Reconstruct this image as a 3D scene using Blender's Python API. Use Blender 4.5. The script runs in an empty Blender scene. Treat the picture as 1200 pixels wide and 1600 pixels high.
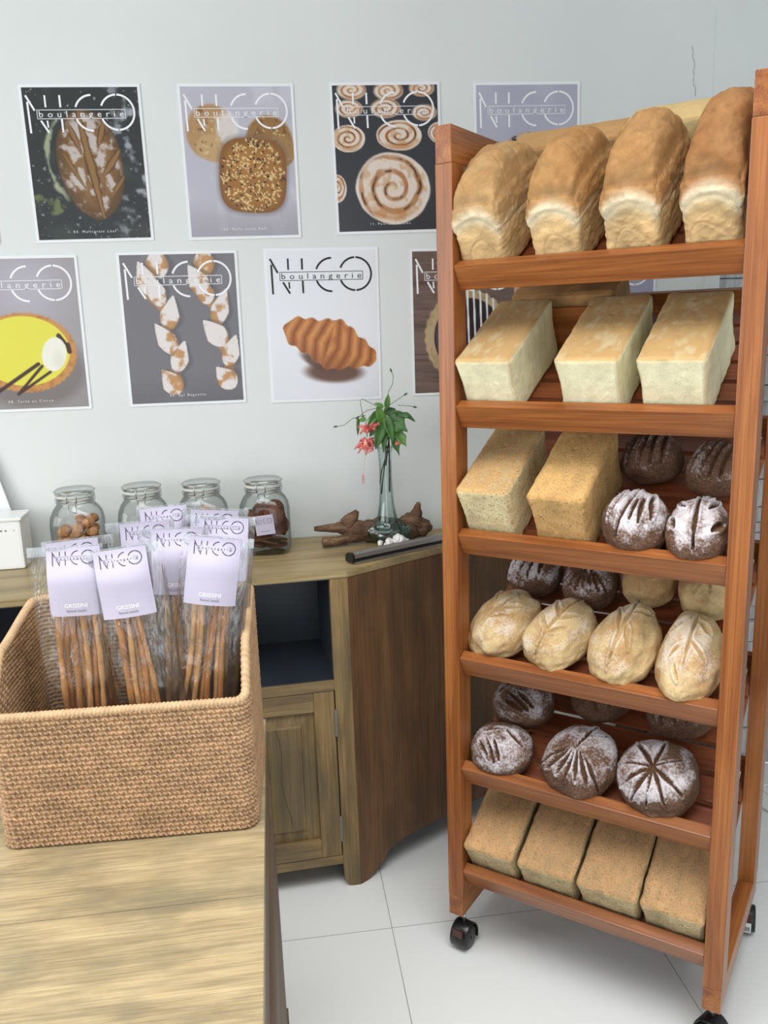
import bpy, bmesh, math, random
import numpy as np
from mathutils import Vector, Matrix, Euler

sc = bpy.context.scene
col = sc.collection
R = math.radians

# ------------------------------------------------------------------ camera
def make_camera():
    pitch, roll, yaw, f = R(12.4743), R(-1.96), R(7.2784), 1309.34
    fw = Vector((math.sin(yaw)*math.cos(pitch), math.cos(yaw)*math.cos(pitch), -math.sin(pitch)))
    rt = Vector((math.cos(yaw), -math.sin(yaw), 0))
    up = rt.cross(fw)
    r2 = rt*math.cos(roll)+up*math.sin(roll)
    u2 = -rt*math.sin(roll)+up*math.cos(roll)
    cd = bpy.data.cameras.new('camera')
    cam = bpy.data.objects.new('camera', cd)
    col.objects.link(cam)
    cd.sensor_fit = 'VERTICAL'
    cd.sensor_height = 36.0
    cd.lens = f/1600*36.0
    cd.clip_start = 0.02
    m = Matrix((r2, u2, -fw)).transposed().to_4x4()
    m.translation = Vector((0, 0, 1.5))
    cam.matrix_world = m
    sc.camera = cam
make_camera()

# ------------------------------------------------------------------ light
sc.view_settings.view_transform = 'Standard'
sc.view_settings.look = 'None'
sc.view_settings.gamma = 1.0
sc.view_settings.exposure = 0.0
sc.view_settings.use_curve_mapping = False
w = bpy.data.worlds.new('daylight')
sc.world = w
w.use_nodes = True
w.node_tree.nodes['Background'].inputs[0].default_value = (0.80, 0.90, 1.0, 1)
w.node_tree.nodes['Background'].inputs[1].default_value = 1.0

def area(name, loc, target, sx, sy, power, colr):
    d = bpy.data.lights.new(name, 'AREA')
    d.shape = 'RECTANGLE'; d.size = sx; d.size_y = sy
    d.energy = power; d.color = colr
    o = bpy.data.objects.new(name, d)
    col.objects.link(o)
    o.location = loc
    o.rotation_euler = (Vector(target)-Vector(loc)).to_track_quat('-Z', 'Y').to_euler()
    return o
# daylight through the side window and through the glazed shop front behind the camera
area('window_daylight', (-2.36, 0.55, 1.75), (0.0, 1.1, 1.3), 2.3, 1.5, 44, (1.0, 0.985, 0.96))
area('shop_front_daylight', (-0.5, -2.35, 1.4), (0.4, 1.5, 0.6), 2.8, 2.2, 22, (0.95, 0.98, 1.0))
cl_ = area('ceiling_fill_light', (0.1, 0.45, 2.86), (0.1, 0.45, 0.0), 2.0, 1.5, 40, (1.0, 1.0, 0.98))  # added overhead panel lamp, out of view, lifts floor and tabletop; no fixture modelled
cl_.data.spread = R(115)

# ------------------------------------------------------------------ helpers
def lin(c):
    c = np.asarray(c, float)/255.0
    return np.where(c <= .04045, c/12.92, ((c+.055)/1.055)**2.4)
def L4(c):
    return tuple(float(x) for x in lin(c)) + (1.0,)
def smooth(a, b, x):
    t = np.clip((x-a)/(b-a), 0, 1)
    return t*t*(3-2*t)

class Noise3:
    def __init__(s, seed):
        s.g = np.random.RandomState(seed).rand(32, 32, 32)
    def __call__(s, p, freq=1.0):
        p = np.asarray(p)*freq
        i = np.floor(p).astype(int); f = p-i; f = f*f*(3-2*f)
        r = 0
        for dx in (0, 1):
            for dy in (0, 1):
                for dz in (0, 1):
                    wgt = (f[..., 0] if dx else 1-f[..., 0])*(f[..., 1] if dy else 1-f[..., 1])*(f[..., 2] if dz else 1-f[..., 2])
                    r = r + wgt*s.g[(i[..., 0]+dx) % 32, (i[..., 1]+dy) % 32, (i[..., 2]+dz) % 32]
        return r*2-1
    def fbm(s, p, freq=1.0, octs=4):
        r = 0; a = 1.0; t = 0
        for k in range(octs):
            r = r + a*s(p+7.3*k, freq*2**k); t += a; a *= .5
        return r/t
NZ = Noise3(5)

def new_obj(name, me, material=None, parent=None, loc=None, rot=None, smooth_shade=False):
    o = bpy.data.objects.new(name, me)
    col.objects.link(o)
    if material is not None:
        me.materials.append(material)
    if parent is not None:
        o.parent = parent
    if loc is not None:
        o.location = loc
    if rot is not None:
        o.rotation_euler = rot
    if smooth_shade:
        me.polygons.foreach_set('use_smooth', [True]*len(me.polygons))
    return o
def pymesh(name, V, F, C=None, extra=None):
    me = bpy.data.meshes.new(name)
    me.from_pydata([tuple(map(float, v)) for v in V], [], [tuple(map(int, f)) for f in F])
    me.update()
    if C is not None:
        at = me.color_attributes.new('Col', 'FLOAT_COLOR', 'POINT')
        C4 = np.ones((len(V), 4)); C4[:, :3] = C
        at.data.foreach_set('color', C4.ravel())
    if extra:
        for k, a in extra.items():
            at = me.attributes.new(k, 'FLOAT', 'POINT')
            at.data.foreach_set('value', np.asarray(a, float))
    return me
def bm_obj(name, bm, material, parent=None, smooth_shade=False, **kw):
    bmesh.ops.recalc_face_normals(bm, faces=bm.faces)
    me = bpy.data.meshes.new(name)
    bm.to_mesh(me); bm.free()
    return new_obj(name, me, material, parent, smooth_shade=smooth_shade, **kw)
def add_box(bm, lo, hi, bevel=0.0, M=None):
    c = [(a+b)/2 for a, b in zip(lo, hi)]; s = [abs(b-a) for a, b in zip(lo, hi)]
    r = bmesh.ops.create_cube(bm, size=1.0, matrix=Matrix.Translation(c) @ Matrix.Diagonal((*s, 1)))
    vs = r['verts']
    if bevel > 0:
        es = list({e for v in vs for e in v.link_edges})
        g = bmesh.ops.bevel(bm, geom=es, offset=bevel, segments=2, affect='EDGES', profile=.7)
        vs = g['verts']
    if M is not None:
        bmesh.ops.transform(bm, matrix=M, verts=list({v for v in vs if v.is_valid}))
def box_obj(name, lo, hi, material, parent=None, bevel=0.002, M=None):
    bm = bmesh.new(); add_box(bm, lo, hi, bevel, M)
    return bm_obj(name, bm, material, parent)
def tube_data(pts, radii, seg=10, cap=True):
    pts = [Vector(p) for p in pts]; n = len(pts)
    if not hasattr(radii, '__len__'): radii = [radii]*n
    V = []; F = []
    t0 = (pts[1]-pts[0]).normalized()
    nrm = t0.orthogonal().normalized()
    for i, p in enumerate(pts):
        t = (pts[min(i+1, n-1)]-pts[max(i-1, 0)]).normalized()
        nrm = (nrm - t*nrm.dot(t)).normalized()
        b = t.cross(nrm)
        for k in range(seg):
            a = 2*math.pi*k/seg
            V.append(p+(nrm*math.cos(a)+b*math.sin(a))*radii[i])
    for i in range(n-1):
        for k in range(seg):
            a = i*seg+k; b_ = i*seg+(k+1) % seg
            F.append((a, b_, b_+seg, a+seg))
    if cap:
        F.append(tuple(range(seg-1, -1, -1))); F.append(tuple((n-1)*seg+k for k in range(seg)))
    return V, F
def tube_obj(name, pts, radii, material, parent=None, seg=10):
    V, F = tube_data(pts, radii, seg)
    return new_obj(name, pymesh(name, V, F), material, parent, smooth_shade=True)
def merge(parts):
    V = []; F = []
    for v, f in parts:
        o = len(V); V += list(v); F += [tuple(i+o for i in q) for q in f]
    return V, F
def lathe_data(prof, seg=48, square=0.0):
    """prof: list of (r,z); square>0 pushes the outline towards a rounded square"""
    V = []; F = []
    for r, z, sq in [(p+(square,))[:3] if len(p) == 2 else p for p in prof]:
        for k in range(seg):
            a = 2*math.pi*k/seg
            c, s = math.cos(a), math.sin(a)
            m = (abs(c)**6+abs(s)**6)**(-1/6)
            q = 1+(m-1)*sq
            V.append((r*q*c, r*q*s, z))
    n = len(prof)
    for i in range(n-1):
        for k in range(seg):
            a = i*seg+k; b = i*seg+(k+1) % seg
            F.append((a, b, b+seg, a+seg))
    return V, F
def empty(name, loc=(0, 0, 0), rot=(0, 0, 0), label=None, cat=None, group=None, kind=None):
    o = bpy.data.objects.new(name, None)
    col.objects.link(o)
    o.empty_display_size = .05
    o.location = loc; o.rotation_euler = rot
    tag(o, label, cat, group, kind)
    return o
def tag(o, label=None, cat=None, group=None, kind=None):
    if label: o['label'] = label
    if cat: o['category'] = cat
    if group: o['group'] = group
    if kind: o['kind'] = kind
    return o
_txt = {}
def text_data(s, size, spacing=1.0):
    """flat lettering: vertices in x,y and faces, centred on the origin"""
    key = (s, size, spacing)
    if key not in _txt:
        cu = bpy.data.curves.new('lettering', 'FONT')
        cu.body = s; cu.size = size; cu.space_character = spacing
        cu.align_x = 'CENTER'; cu.align_y = 'CENTER'; cu.resolution_u = 2
        o = bpy.data.objects.new('lettering', cu)
        col.objects.link(o)
        bpy.context.view_layer.update()
        me = bpy.data.meshes.new_from_object(o)
        V = [tuple(v.co) for v in me.vertices]; F = [tuple(p.vertices) for p in me.polygons]
        bpy.data.objects.remove(o); bpy.data.meshes.remove(me); bpy.data.curves.remove(cu)
        _txt[key] = (V, F)
    return _txt[key]

# ------------------------------------------------------------------ materials
def M_new(name):
    m = bpy.data.materials.new(name); m.use_nodes = True
    nt = m.node_tree
    return m, nt, nt.nodes['Principled BSDF']
def plain(name, c, rough=.5, metal=0.0, spec=.5, noise=0.0, nscale=20.0, bump=0.0, bscale=60.0):
    m, nt, b = M_new(name)
    b.inputs['Base Color'].default_value = L4(c)
    b.inputs['Roughness'].default_value = rough
    b.inputs['Metallic'].default_value = metal
    b.inputs['Specular IOR Level'].default_value = spec
    tc = nt.nodes.new('ShaderNodeTexCoord')
    if noise > 0:
        n = nt.nodes.new('ShaderNodeTexNoise'); n.inputs['Scale'].default_value = nscale; n.inputs['Detail'].default_value = 5
        nt.links.new(tc.outputs['Object'], n.inputs['Vector'])
        r = nt.nodes.new('ShaderNodeValToRGB')
        c = np.asarray(c, float)
        r.color_ramp.elements[0].position = .3; r.color_ramp.elements[1].position = .7
        r.color_ramp.elements[0].color = L4(np.clip(c*(1-noise), 0, 255)); r.color_ramp.elements[1].color = L4(np.clip(c*(1+noise), 0, 255))
        nt.links.new(n.outputs['Fac'], r.inputs['Fac']); nt.links.new(r.outputs['Color'], b.inputs['Base Color'])
    if bump > 0:
        n = nt.nodes.new('ShaderNodeTexNoise'); n.inputs['Scale'].default_value = bscale; n.inputs['Detail'].default_value = 4
        nt.links.new(tc.outputs['Object'], n.inputs['Vector'])
        bp = nt.nodes.new('ShaderNodeBump'); bp.inputs['Strength'].default_value = bump; bp.inputs['Distance'].default_value = .004
        nt.links.new(n.outputs['Fac'], bp.inputs['Height']); nt.links.new(bp.outputs['Normal'], b.inputs['Normal'])
    return m
def wood(name, cols, axis='x', rough=.45, stretch=14.0, base=9.0, knots=0.0, blotch=None, blotch_amt=.5, fine=.35, spec=.4, offset=0.0, coat=0.0):
    """grain runs along the given object axis; cols = dark, mid, light"""
    m, nt, b = M_new(name)
    N = nt.nodes.new; Lk = nt.links.new
    tc = N('ShaderNodeTexCoord'); mp = N('ShaderNodeMapping')
    Lk(tc.outputs['Object'], mp.inputs['Vector'])
    s = {'x': (base/stretch, base, base), 'y': (base, base/stretch, base), 'z': (base, base, base/stretch)}[axis]
    mp.inputs['Scale'].default_value = s
    mp.inputs['Location'].default_value = (offset, offset*.7, offset*1.3)
    n1 = N('ShaderNodeTexNoise'); n1.inputs['Scale'].default_value = 1.3; n1.inputs['Detail'].default_value = 7; n1.inputs['Distortion'].default_value = .7; n1.inputs['Roughness'].default_value = .6
    Lk(mp.outputs['Vector'], n1.inputs['Vector'])
    rp = N('ShaderNodeValToRGB'); e = rp.color_ramp.elements
    e[0].position = .28; e[0].color = L4(cols[0]); e[1].position = .72; e[1].color = L4(cols[2])
    e2 = e.new(.5); e2.color = L4(cols[1])
    Lk(n1.outputs['Fac'], rp.inputs['Fac'])
    last = rp.outputs['Color']
    # fine fibre lines
    mp2 = N('ShaderNodeMapping'); Lk(tc.outputs['Object'], mp2.inputs['Vector'])
    k = 8.0
    mp2.inputs['Scale'].default_value = tuple(x*(k if x > base/stretch+1e-6 else 1.5) for x in s)
    n2 = N('ShaderNodeTexNoise'); n2.inputs['Scale'].default_value = 1.5; n2.inputs['Detail'].default_value = 3
    Lk(mp2.outputs['Vector'], n2.inputs['Vector'])
    r2 = N('ShaderNodeValToRGB'); r2.color_ramp.elements[0].position = .36; r2.color_ramp.elements[1].position = .6
    v = 1-fine
    r2.color_ramp.elements[0].color = (v, v, v, 1); r2.color_ramp.elements[1].color = (1, 1, 1, 1)
    Lk(n2.outputs['Fac'], r2.inputs['Fac'])
    mx = N('ShaderNodeMix'); mx.data_type = 'RGBA'; mx.blend_type = 'MULTIPLY'; mx.inputs[0].default_value = 1
    Lk(last, mx.inputs[6]); Lk(r2.outputs['Color'], mx.inputs[7]); last = mx.outputs[2]
    if blotch is not None:
        n3 = N('ShaderNodeTexNoise'); n3.inputs['Scale'].default_value = 1.0; n3.inputs['Detail'].default_value = 4
        mp3 = N('ShaderNodeMapping'); Lk(tc.outputs['Object'], mp3.inputs['Vector'])
        mp3.inputs['Scale'].default_value = tuple(x*.55 if x > base/stretch+1e-6 else x*2.2 for x in s)
        mp3.inputs['Location'].default_value = (3.1+offset, 1.7, 5.2)
        Lk(mp3.outputs['Vector'], n3.inputs['Vector'])
        r3 = N('ShaderNodeValToRGB'); r3.color_ramp.elements[0].position = .45; r3.color_ramp.elements[1].position = .68
        r3.color_ramp.elements[0].color = (0, 0, 0, 1); r3.color_ramp.elements[1].color = (blotch_amt,)*3+(1,)
        Lk(n3.outputs['Fac'], r3.inputs['Fac'])
        m3 = N('ShaderNodeMix'); m3.data_type = 'RGBA'
        Lk(r3.outputs['Color'], m3.inputs[0]); Lk(last, m3.inputs[6]); m3.inputs[7].default_value = L4(blotch); last = m3.outputs[2]
    if knots > 0:
        vo = N('ShaderNodeTexVoronoi'); vo.inputs['Scale'].default_value = knots; vo.inputs['Randomness'].default_value = 1
        mp4 = N('ShaderNodeMapping'); Lk(tc.outputs['Object'], mp4.inputs['Vector'])
        mp4.inputs['Scale'].default_value = {'x': (.5, 1, 1), 'y': (1, .5, 1), 'z': (1, 1, .5)}[axis]
        mp4.inputs['Location'].default_value = (offset+.37, .21, .55)
        Lk(mp4.outputs['Vector'], vo.inputs['Vector'])
        r4 = N('ShaderNodeValToRGB'); r4.color_ramp.elements[0].position = .055; r4.color_ramp.elements[1].position = .10
        r4.color_ramp.elements[0].color = (1, 1, 1, 1); r4.color_ramp.elements[1].color = (0, 0, 0, 1)
        Lk(vo.outputs['Distance'], r4.inputs['Fac'])
        m4 = N('ShaderNodeMix'); m4.data_type = 'RGBA'
        Lk(r4.outputs['Color'], m4.inputs[0]); Lk(last, m4.inputs[6]); m4.inputs[7].default_value = L4(np.asarray(cols[0])*.45); last = m4.outputs[2]
    Lk(last, b.inputs['Base Color'])
    b.inputs['Roughness'].default_value = rough
    b.inputs['Specular IOR Level'].default_value = spec
    b.inputs['Coat Weight'].default_value = coat
    b.inputs['Coat Roughness'].default_value = .25
    bp = N('ShaderNodeBump'); bp.inputs['Strength'].default_value = .18; bp.inputs['Distance'].default_value = .002
    Lk(n2.outputs['Fac'], bp.inputs['Height']); Lk(bp.outputs['Normal'], b.inputs['Normal'])
    return m
def vcol(name, rough=.5, speck=0.0, speck_scale=300.0, bump=0.0, bump_scale=120.0, flour=None, spec=.3, sss=0.0, dark_specks=0.0):
    m, nt, b = M_new(name)
    N = nt.nodes.new; Lk = nt.links.new
    at = N('ShaderNodeAttribute'); at.attribute_name = 'Col'
    last = at.outputs['Color']
    tc = N('ShaderNodeTexCoord')
    if speck > 0:
        n = N('ShaderNodeTexNoise'); n.inputs['Scale'].default_value = speck_scale; n.inputs['Detail'].default_value = 4
        Lk(tc.outputs['Object'], n.inputs['Vector'])
        r = N('ShaderNodeValToRGB'); r.color_ramp.elements[0].position = .35; r.color_ramp.elements[1].position = .62
        r.color_ramp.elements[0].color = (1-speck,)*3+(1,); r.color_ramp.elements[1].color = (1, 1, 1, 1)
        Lk(n.outputs['Fac'], r.inputs['Fac'])
        mx = N('ShaderNodeMix'); mx.data_type = 'RGBA'; mx.blend_type = 'MULTIPLY'; mx.inputs[0].default_value = 1
        Lk(last, mx.inputs[6]); Lk(r.outputs['Color'], mx.inputs[7]); last = mx.outputs[2]
    if dark_specks > 0:
        vo = N('ShaderNodeTexNoise'); vo.inputs['Scale'].default_value = 210; vo.inputs['Detail'].default_value = 2
        Lk(tc.outputs['Object'], vo.inputs['Vector'])
        r = N('ShaderNodeValToRGB'); r.color_ramp.elements[0].position = .31; r.color_ramp.elements[1].position = .42
        r.color_ramp.elements[0].color = (dark_specks,)*3+(1,); r.color_ramp.elements[1].color = (0, 0, 0, 1)
        Lk(vo.outputs['Fac'], r.inputs['Fac'])
        mx = N('ShaderNodeMix'); mx.data_type = 'RGBA'
        Lk(r.outputs['Color'], mx.inputs[0]); Lk(last, mx.inputs[6]); mx.inputs[7].default_value = L4((140, 98, 58)); last = mx.outputs[2]
    if flour is not None:
        af = N('ShaderNodeAttribute'); af.attribute_name = 'flour'
        n = N('ShaderNodeTexNoise'); n.inputs['Scale'].default_value = 190; n.inputs['Detail'].default_value = 6; n.inputs['Roughness'].default_value = .75
        Lk(tc.outputs['Object'], n.inputs['Vector'])
        ad = N('ShaderNodeMath'); ad.operation = 'ADD'; Lk(af.outputs['Fac'], ad.inputs[0]); Lk(n.outputs['Fac'], ad.inputs[1])
        mr = N('ShaderNodeMapRange'); mr.inputs['From Min'].default_value = .93; mr.inputs['From Max'].default_value = 1.22; mr.inputs['To Max'].default_value = flour[1]
        Lk(ad.outputs[0], mr.inputs['Value'])
        mx = N('ShaderNodeMix'); mx.data_type = 'RGBA'
        Lk(mr.outputs[0], mx.inputs[0]); Lk(last, mx.inputs[6]); mx.inputs[7].default_value = L4(flour[0]); last = mx.outputs[2]
    Lk(last, b.inputs['Base Color'])
    b.inputs['Roughness'].default_value = rough
    b.inputs['Specular IOR Level'].default_value = spec
    if bump > 0:
        n = N('ShaderNodeTexNoise'); n.inputs['Scale'].default_value = bump_scale; n.inputs['Detail'].default_value = 5
        Lk(tc.outputs['Object'], n.inputs['Vector'])
        bp = N('ShaderNodeBump'); bp.inputs['Strength'].default_value = bump; bp.inputs['Distance'].default_value = .003
        Lk(n.outputs['Fac'], bp.inputs['Height']); Lk(bp.outputs['Normal'], b.inputs['Normal'])
    return m
def clear(name, tint=(1, 1, 1), edge=(.6, .66, .64), gloss=.10, rough=.02, milk=0.0, bump=0.0, bscale=40.0, blend=.35, gl_edge=.5):
    """thin clear sheet: lets light straight through, reflects more at grazing angles"""
    m = bpy.data.materials.new(name); m.use_nodes = True; nt = m.node_tree; nt.nodes.clear()
    N = nt.nodes.new; Lk = nt.links.new
    out = N('ShaderNodeOutputMaterial'); tr = N('ShaderNodeBsdfTransparent'); gl = N('ShaderNodeBsdfGlossy')
    gl.inputs['Roughness'].default_value = rough
    lw = N('ShaderNodeLayerWeight'); lw.inputs['Blend'].default_value = blend
    mc = N('ShaderNodeMix'); mc.data_type = 'RGBA'
    mc.inputs[6].default_value = (*tint, 1); mc.inputs[7].default_value = (*edge, 1)
    Lk(lw.outputs['Facing'], mc.inputs[0]); Lk(mc.outputs[2], tr.inputs['Color'])
    mr = N('ShaderNodeMapRange'); mr.inputs['To Min'].default_value = gloss; mr.inputs['To Max'].default_value = gl_edge
    Lk(lw.outputs['Fresnel'], mr.inputs['Value'])
    ms = N('ShaderNodeMixShader'); Lk(mr.outputs[0], ms.inputs[0]); Lk(tr.outputs[0], ms.inputs[1]); Lk(gl.outputs[0], ms.inputs[2])
    last = ms.outputs[0]
    if milk > 0:
        df = N('ShaderNodeBsdfDiffuse'); df.inputs['Color'].default_value = (.85, .88, .9, 1)
        m2 = N('ShaderNodeMixShader'); m2.inputs[0].default_value = milk
        Lk(last, m2.inputs[1]); Lk(df.outputs[0], m2.inputs[2]); last = m2.outputs[0]
    if bump > 0:
        tc = N('ShaderNodeTexCoord'); n = N('ShaderNodeTexNoise'); n.inputs['Scale'].default_value = bscale; n.inputs['Detail'].default_value = 3; n.inputs['Distortion'].default_value = 1.2
        mp = N('ShaderNodeMapping'); mp.inputs['Scale'].default_value = (1, 1, .35)
        Lk(tc.outputs['Object'], mp.inputs['Vector']); Lk(mp.outputs['Vector'], n.inputs['Vector'])
        bp = N('ShaderNodeBump'); bp.inputs['Strength'].default_value = bump; bp.inputs['Distance'].default_value = .01
        Lk(n.outputs['Fac'], bp.inputs['Height'])
        Lk(bp.outputs['Normal'], gl.inputs['Normal']); Lk(bp.outputs['Normal'], lw.inputs['Normal'])
    Lk(last, out.inputs['Surface'])
    return m

PINE = [(122, 66, 30), (156, 92, 44), (184, 118, 62)]
pine = {a: wood('stained_pine_'+a, PINE, a, rough=.38, stretch=16, base=22, knots=3.6, fine=.30, coat=.25) for a in 'xyz'}
pine_slat = wood('stained_pine_slat', [(105, 52, 30), (135, 72, 42), (160, 92, 55)], 'x', rough=.45, stretch=16, base=20, fine=.2, coat=.15)
old_x = wood('weathered_wood_x', [(108, 88, 58), (146, 120, 80), (172, 144, 98)], 'x', rough=.55, stretch=9, base=16, blotch=(84, 78, 64), blotch_amt=.55, fine=.3)
old_z = wood('weathered_wood_z', [(102, 82, 52), (138, 112, 72), (164, 136, 90)], 'z', rough=.55, stretch=9, base=16, blotch=(78, 74, 58), blotch_amt=.6, fine=.3)
side_z = wood('brown_side_wood', [(86, 62, 42), (112, 80, 52), (130, 96, 62)], 'z', rough=.55, stretch=7, base=12, blotch=(74, 62, 46), blotch_amt=.6, fine=.25, offset=2.0)
top_x = wood('counter_top_wood', [(130, 112, 80), (160, 140, 100), (182, 162, 120)], 'x', rough=.42, stretch=9, base=14, blotch=(118, 106, 84), blotch_amt=.45, fine=.22, offset=4.0)
table_x = wood('table_top_wood', [(134, 118, 90), (160, 142, 108), (178, 160, 124)], 'x', rough=.42, stretch=5, base=24, blotch=(112, 104, 84), blotch_amt=.6, fine=.28, offset=1.0, coat=.1)
taupe = wood('taupe_side_wood', [(88, 72, 58), (106, 88, 72), (120, 102, 84)], 'y', rough=.6, stretch=9, base=12, fine=.2)
drift = wood('driftwood', [(66, 46, 34), (104, 76, 56), (140, 110, 84)], 'x', rough=.8, stretch=5, base=40, fine=.45)
slate = plain('dark_slate_lining', (38, 44, 52), .35, noise=.15, nscale=6)  # dark slate tone for the counter's bay linings and base board
wallmat = plain('cool_white_wall_paint', (222, 226, 226), .7, spec=.2, noise=.012, nscale=3, bump=.04, bscale=30)
ceil_m = plain('white_ceiling_paint', (232, 232, 230), .8)
black = plain('black_plastic', (22, 22, 24), .32)
redbrown = plain('red_brown_plastic', (70, 34, 28), .35)
steel = plain('wire_steel', (190, 190, 190), .25, metal=1.0)
alu = plain('brushed_aluminium', (168, 164, 160), .38, metal=.85)
paper = plain('white_paper', (236, 238, 242), .55)
white_plastic = plain('white_plastic', (232, 234, 234), .35)
cardpaper = plain('lilac_card', (178, 172, 192), .45, noise=.02, nscale=15)
ink_black = plain('black_ink', (30, 30, 34), .5)
ink_white = plain('white_ink', (240, 240, 244), .5)
ink_grey = plain('grey_ink', (110, 108, 116), .5)
print_m = vcol('printed_paper', rough=.32, spec=.4)
# ------------------------------------------------------------------ the room
WY = 2.4197
def struct(name, lo, hi, m, bevel=0):
    return tag(box_obj(name, lo, hi, m, None, bevel), kind='structure')

# floor of large glossy tiles
fm, nt, b = M_new('glossy_floor_tile')
N = nt.nodes.new; Lk = nt.links.new
tc = N('ShaderNodeTexCoord'); mp = N('ShaderNodeMapping'); Lk(tc.outputs['Object'], mp.inputs['Vector'])
br = N('ShaderNodeTexBrick'); br.offset = 0; br.inputs['Scale'].default_value = 1.0
br.inputs['Brick Width'].default_value = .635; br.inputs['Row Height'].default_value = .6; br.inputs['Mortar Size'].default_value = .0011; br.inputs['Mortar Smooth'].default_value = .1
mp.inputs['Location'].default_value = (-.22+.635*4, -1.848+.6*8, 0)
Lk(mp.outputs['Vector'], br.inputs['Vector'])
br.inputs['Color1'].default_value = L4((226, 228, 228)); br.inputs['Color2'].default_value = L4((226, 228, 228)); br.inputs['Mortar'].default_value = L4((150, 152, 152))
Lk(br.outputs['Color'], b.inputs['Base Color']); b.inputs['Roughness'].default_value = .16; b.inputs['Specular IOR Level'].default_value = .5
struct('floor', (-2.3, -2.5, -.05), (3.0, WY, 0), fm)
# back wall and the rest of the shell
struct('wall_back', (-2.4, WY, 0), (1.285, WY+.1, 2.9), wallmat)
struct('ceiling', (-2.4, -2.6, 2.9), (3.1, WY+.1, 3.0), ceil_m)
bm = bmesh.new()   # left wall with the window opening
for lo, hi in (((-2.4, -2.5, 0), (-2.3, WY, .95)), ((-2.4, -2.5, 2.55), (-2.3, WY, 2.9)), ((-2.4, -2.5, .95), (-2.3, -.65, 2.55)), ((-2.4, 1.75, .95), (-2.3, WY, 2.55))):
    add_box(bm, lo, hi)
tag(bm_obj('wall_left', bm, wallmat), kind='structure')
bm = bmesh.new()
for lo, hi in (((-2.4, -.65, .95), (-2.32, 1.75, 1.0)), ((-2.4, -.65, 2.5), (-2.32, 1.75, 2.55)), ((-2.4, -.65, 1.0), (-2.32, -.6, 2.5)), ((-2.4, 1.7, 1.0), (-2.32, 1.75, 2.5))):
    add_box(bm, lo, hi, .004)
tag(bm_obj('window_1', bm, white_plastic), kind='structure')
bm = bmesh.new()   # shop front wall behind the camera, open glazing in the middle
for lo, hi in (((-2.4, -2.6, 0), (-1.9, -2.5, 2.9)), ((1.2, -2.6, 0), (3.1, -2.5, 2.9)), ((-1.9, -2.6, 2.7), (1.2, -2.5, 2.9)), ((-1.9, -2.6, 0), (1.2, -2.5, .3))):
    add_box(bm, lo, hi)
tag(bm_obj('wall_front', bm, wallmat), kind='structure')
# whitewashed split-stone facing of the right part of the back wall, and the right wall
def stone_wall(name, x0, x1, z0, z1, y, seed):
    rnd = random.Random(seed); bm = bmesh.new(); add_box(bm, (x0, y+.03, z0), (x1, y+.1, z1))
    z = z0
    while z < z1-.01:
        h = rnd.choice((.035, .05, .07, .09)); h = min(h, z1-z); xx = x0
        while xx < x1-.01:
            wd = rnd.choice((.05, .09, .16, .24, .3)); wd = min(wd, x1-xx); d = rnd.uniform(0, .022)
            add_box(bm, (xx+.0015, y+d, z+.0015), (xx+wd-.0015, y+.05, z+h-.0015), .003); xx += wd
        z += h
    return bm
washed = wood('whitewashed_stone', [(150, 150, 150), (186, 188, 190), (206, 208, 210)], 'z', rough=.8, stretch=3, base=9, fine=.25)
tag(bm_obj('wall_right_of_corner', stone_wall('s', 1.325, 3.1, 0, 2.05, WY-.01, 3), washed), kind='structure')
struct('wall_back_upper', (1.285, WY+.001, 2.05), (3.1, WY+.1, 2.9), wallmat)
struct('trim_1', (1.285, WY-.022, 0), (1.325, WY+.1, 2.05), plain('white_trim_paint', (214, 216, 216), .5), .003)
struct('wall_right', (2.9, -2.5, 0), (3.1, WY, 2.9), wallmat)
# hairline crack in the plaster above the rack
rk_ = random.Random(4); pts = [(1.222+.0035*rk_.uniform(-1, 1)+.0006*k, WY-.0003, 2.235-.0072*k) for k in range(19)]
cr = tube_obj('plaster_crack', pts, [.0003+.0007*abs(math.sin(k*1.7)) for k in range(19)], plain('crack_line_grey', (150, 153, 154), .9), seg=5)
cr.parent = bpy.data.objects['wall_back']

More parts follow.
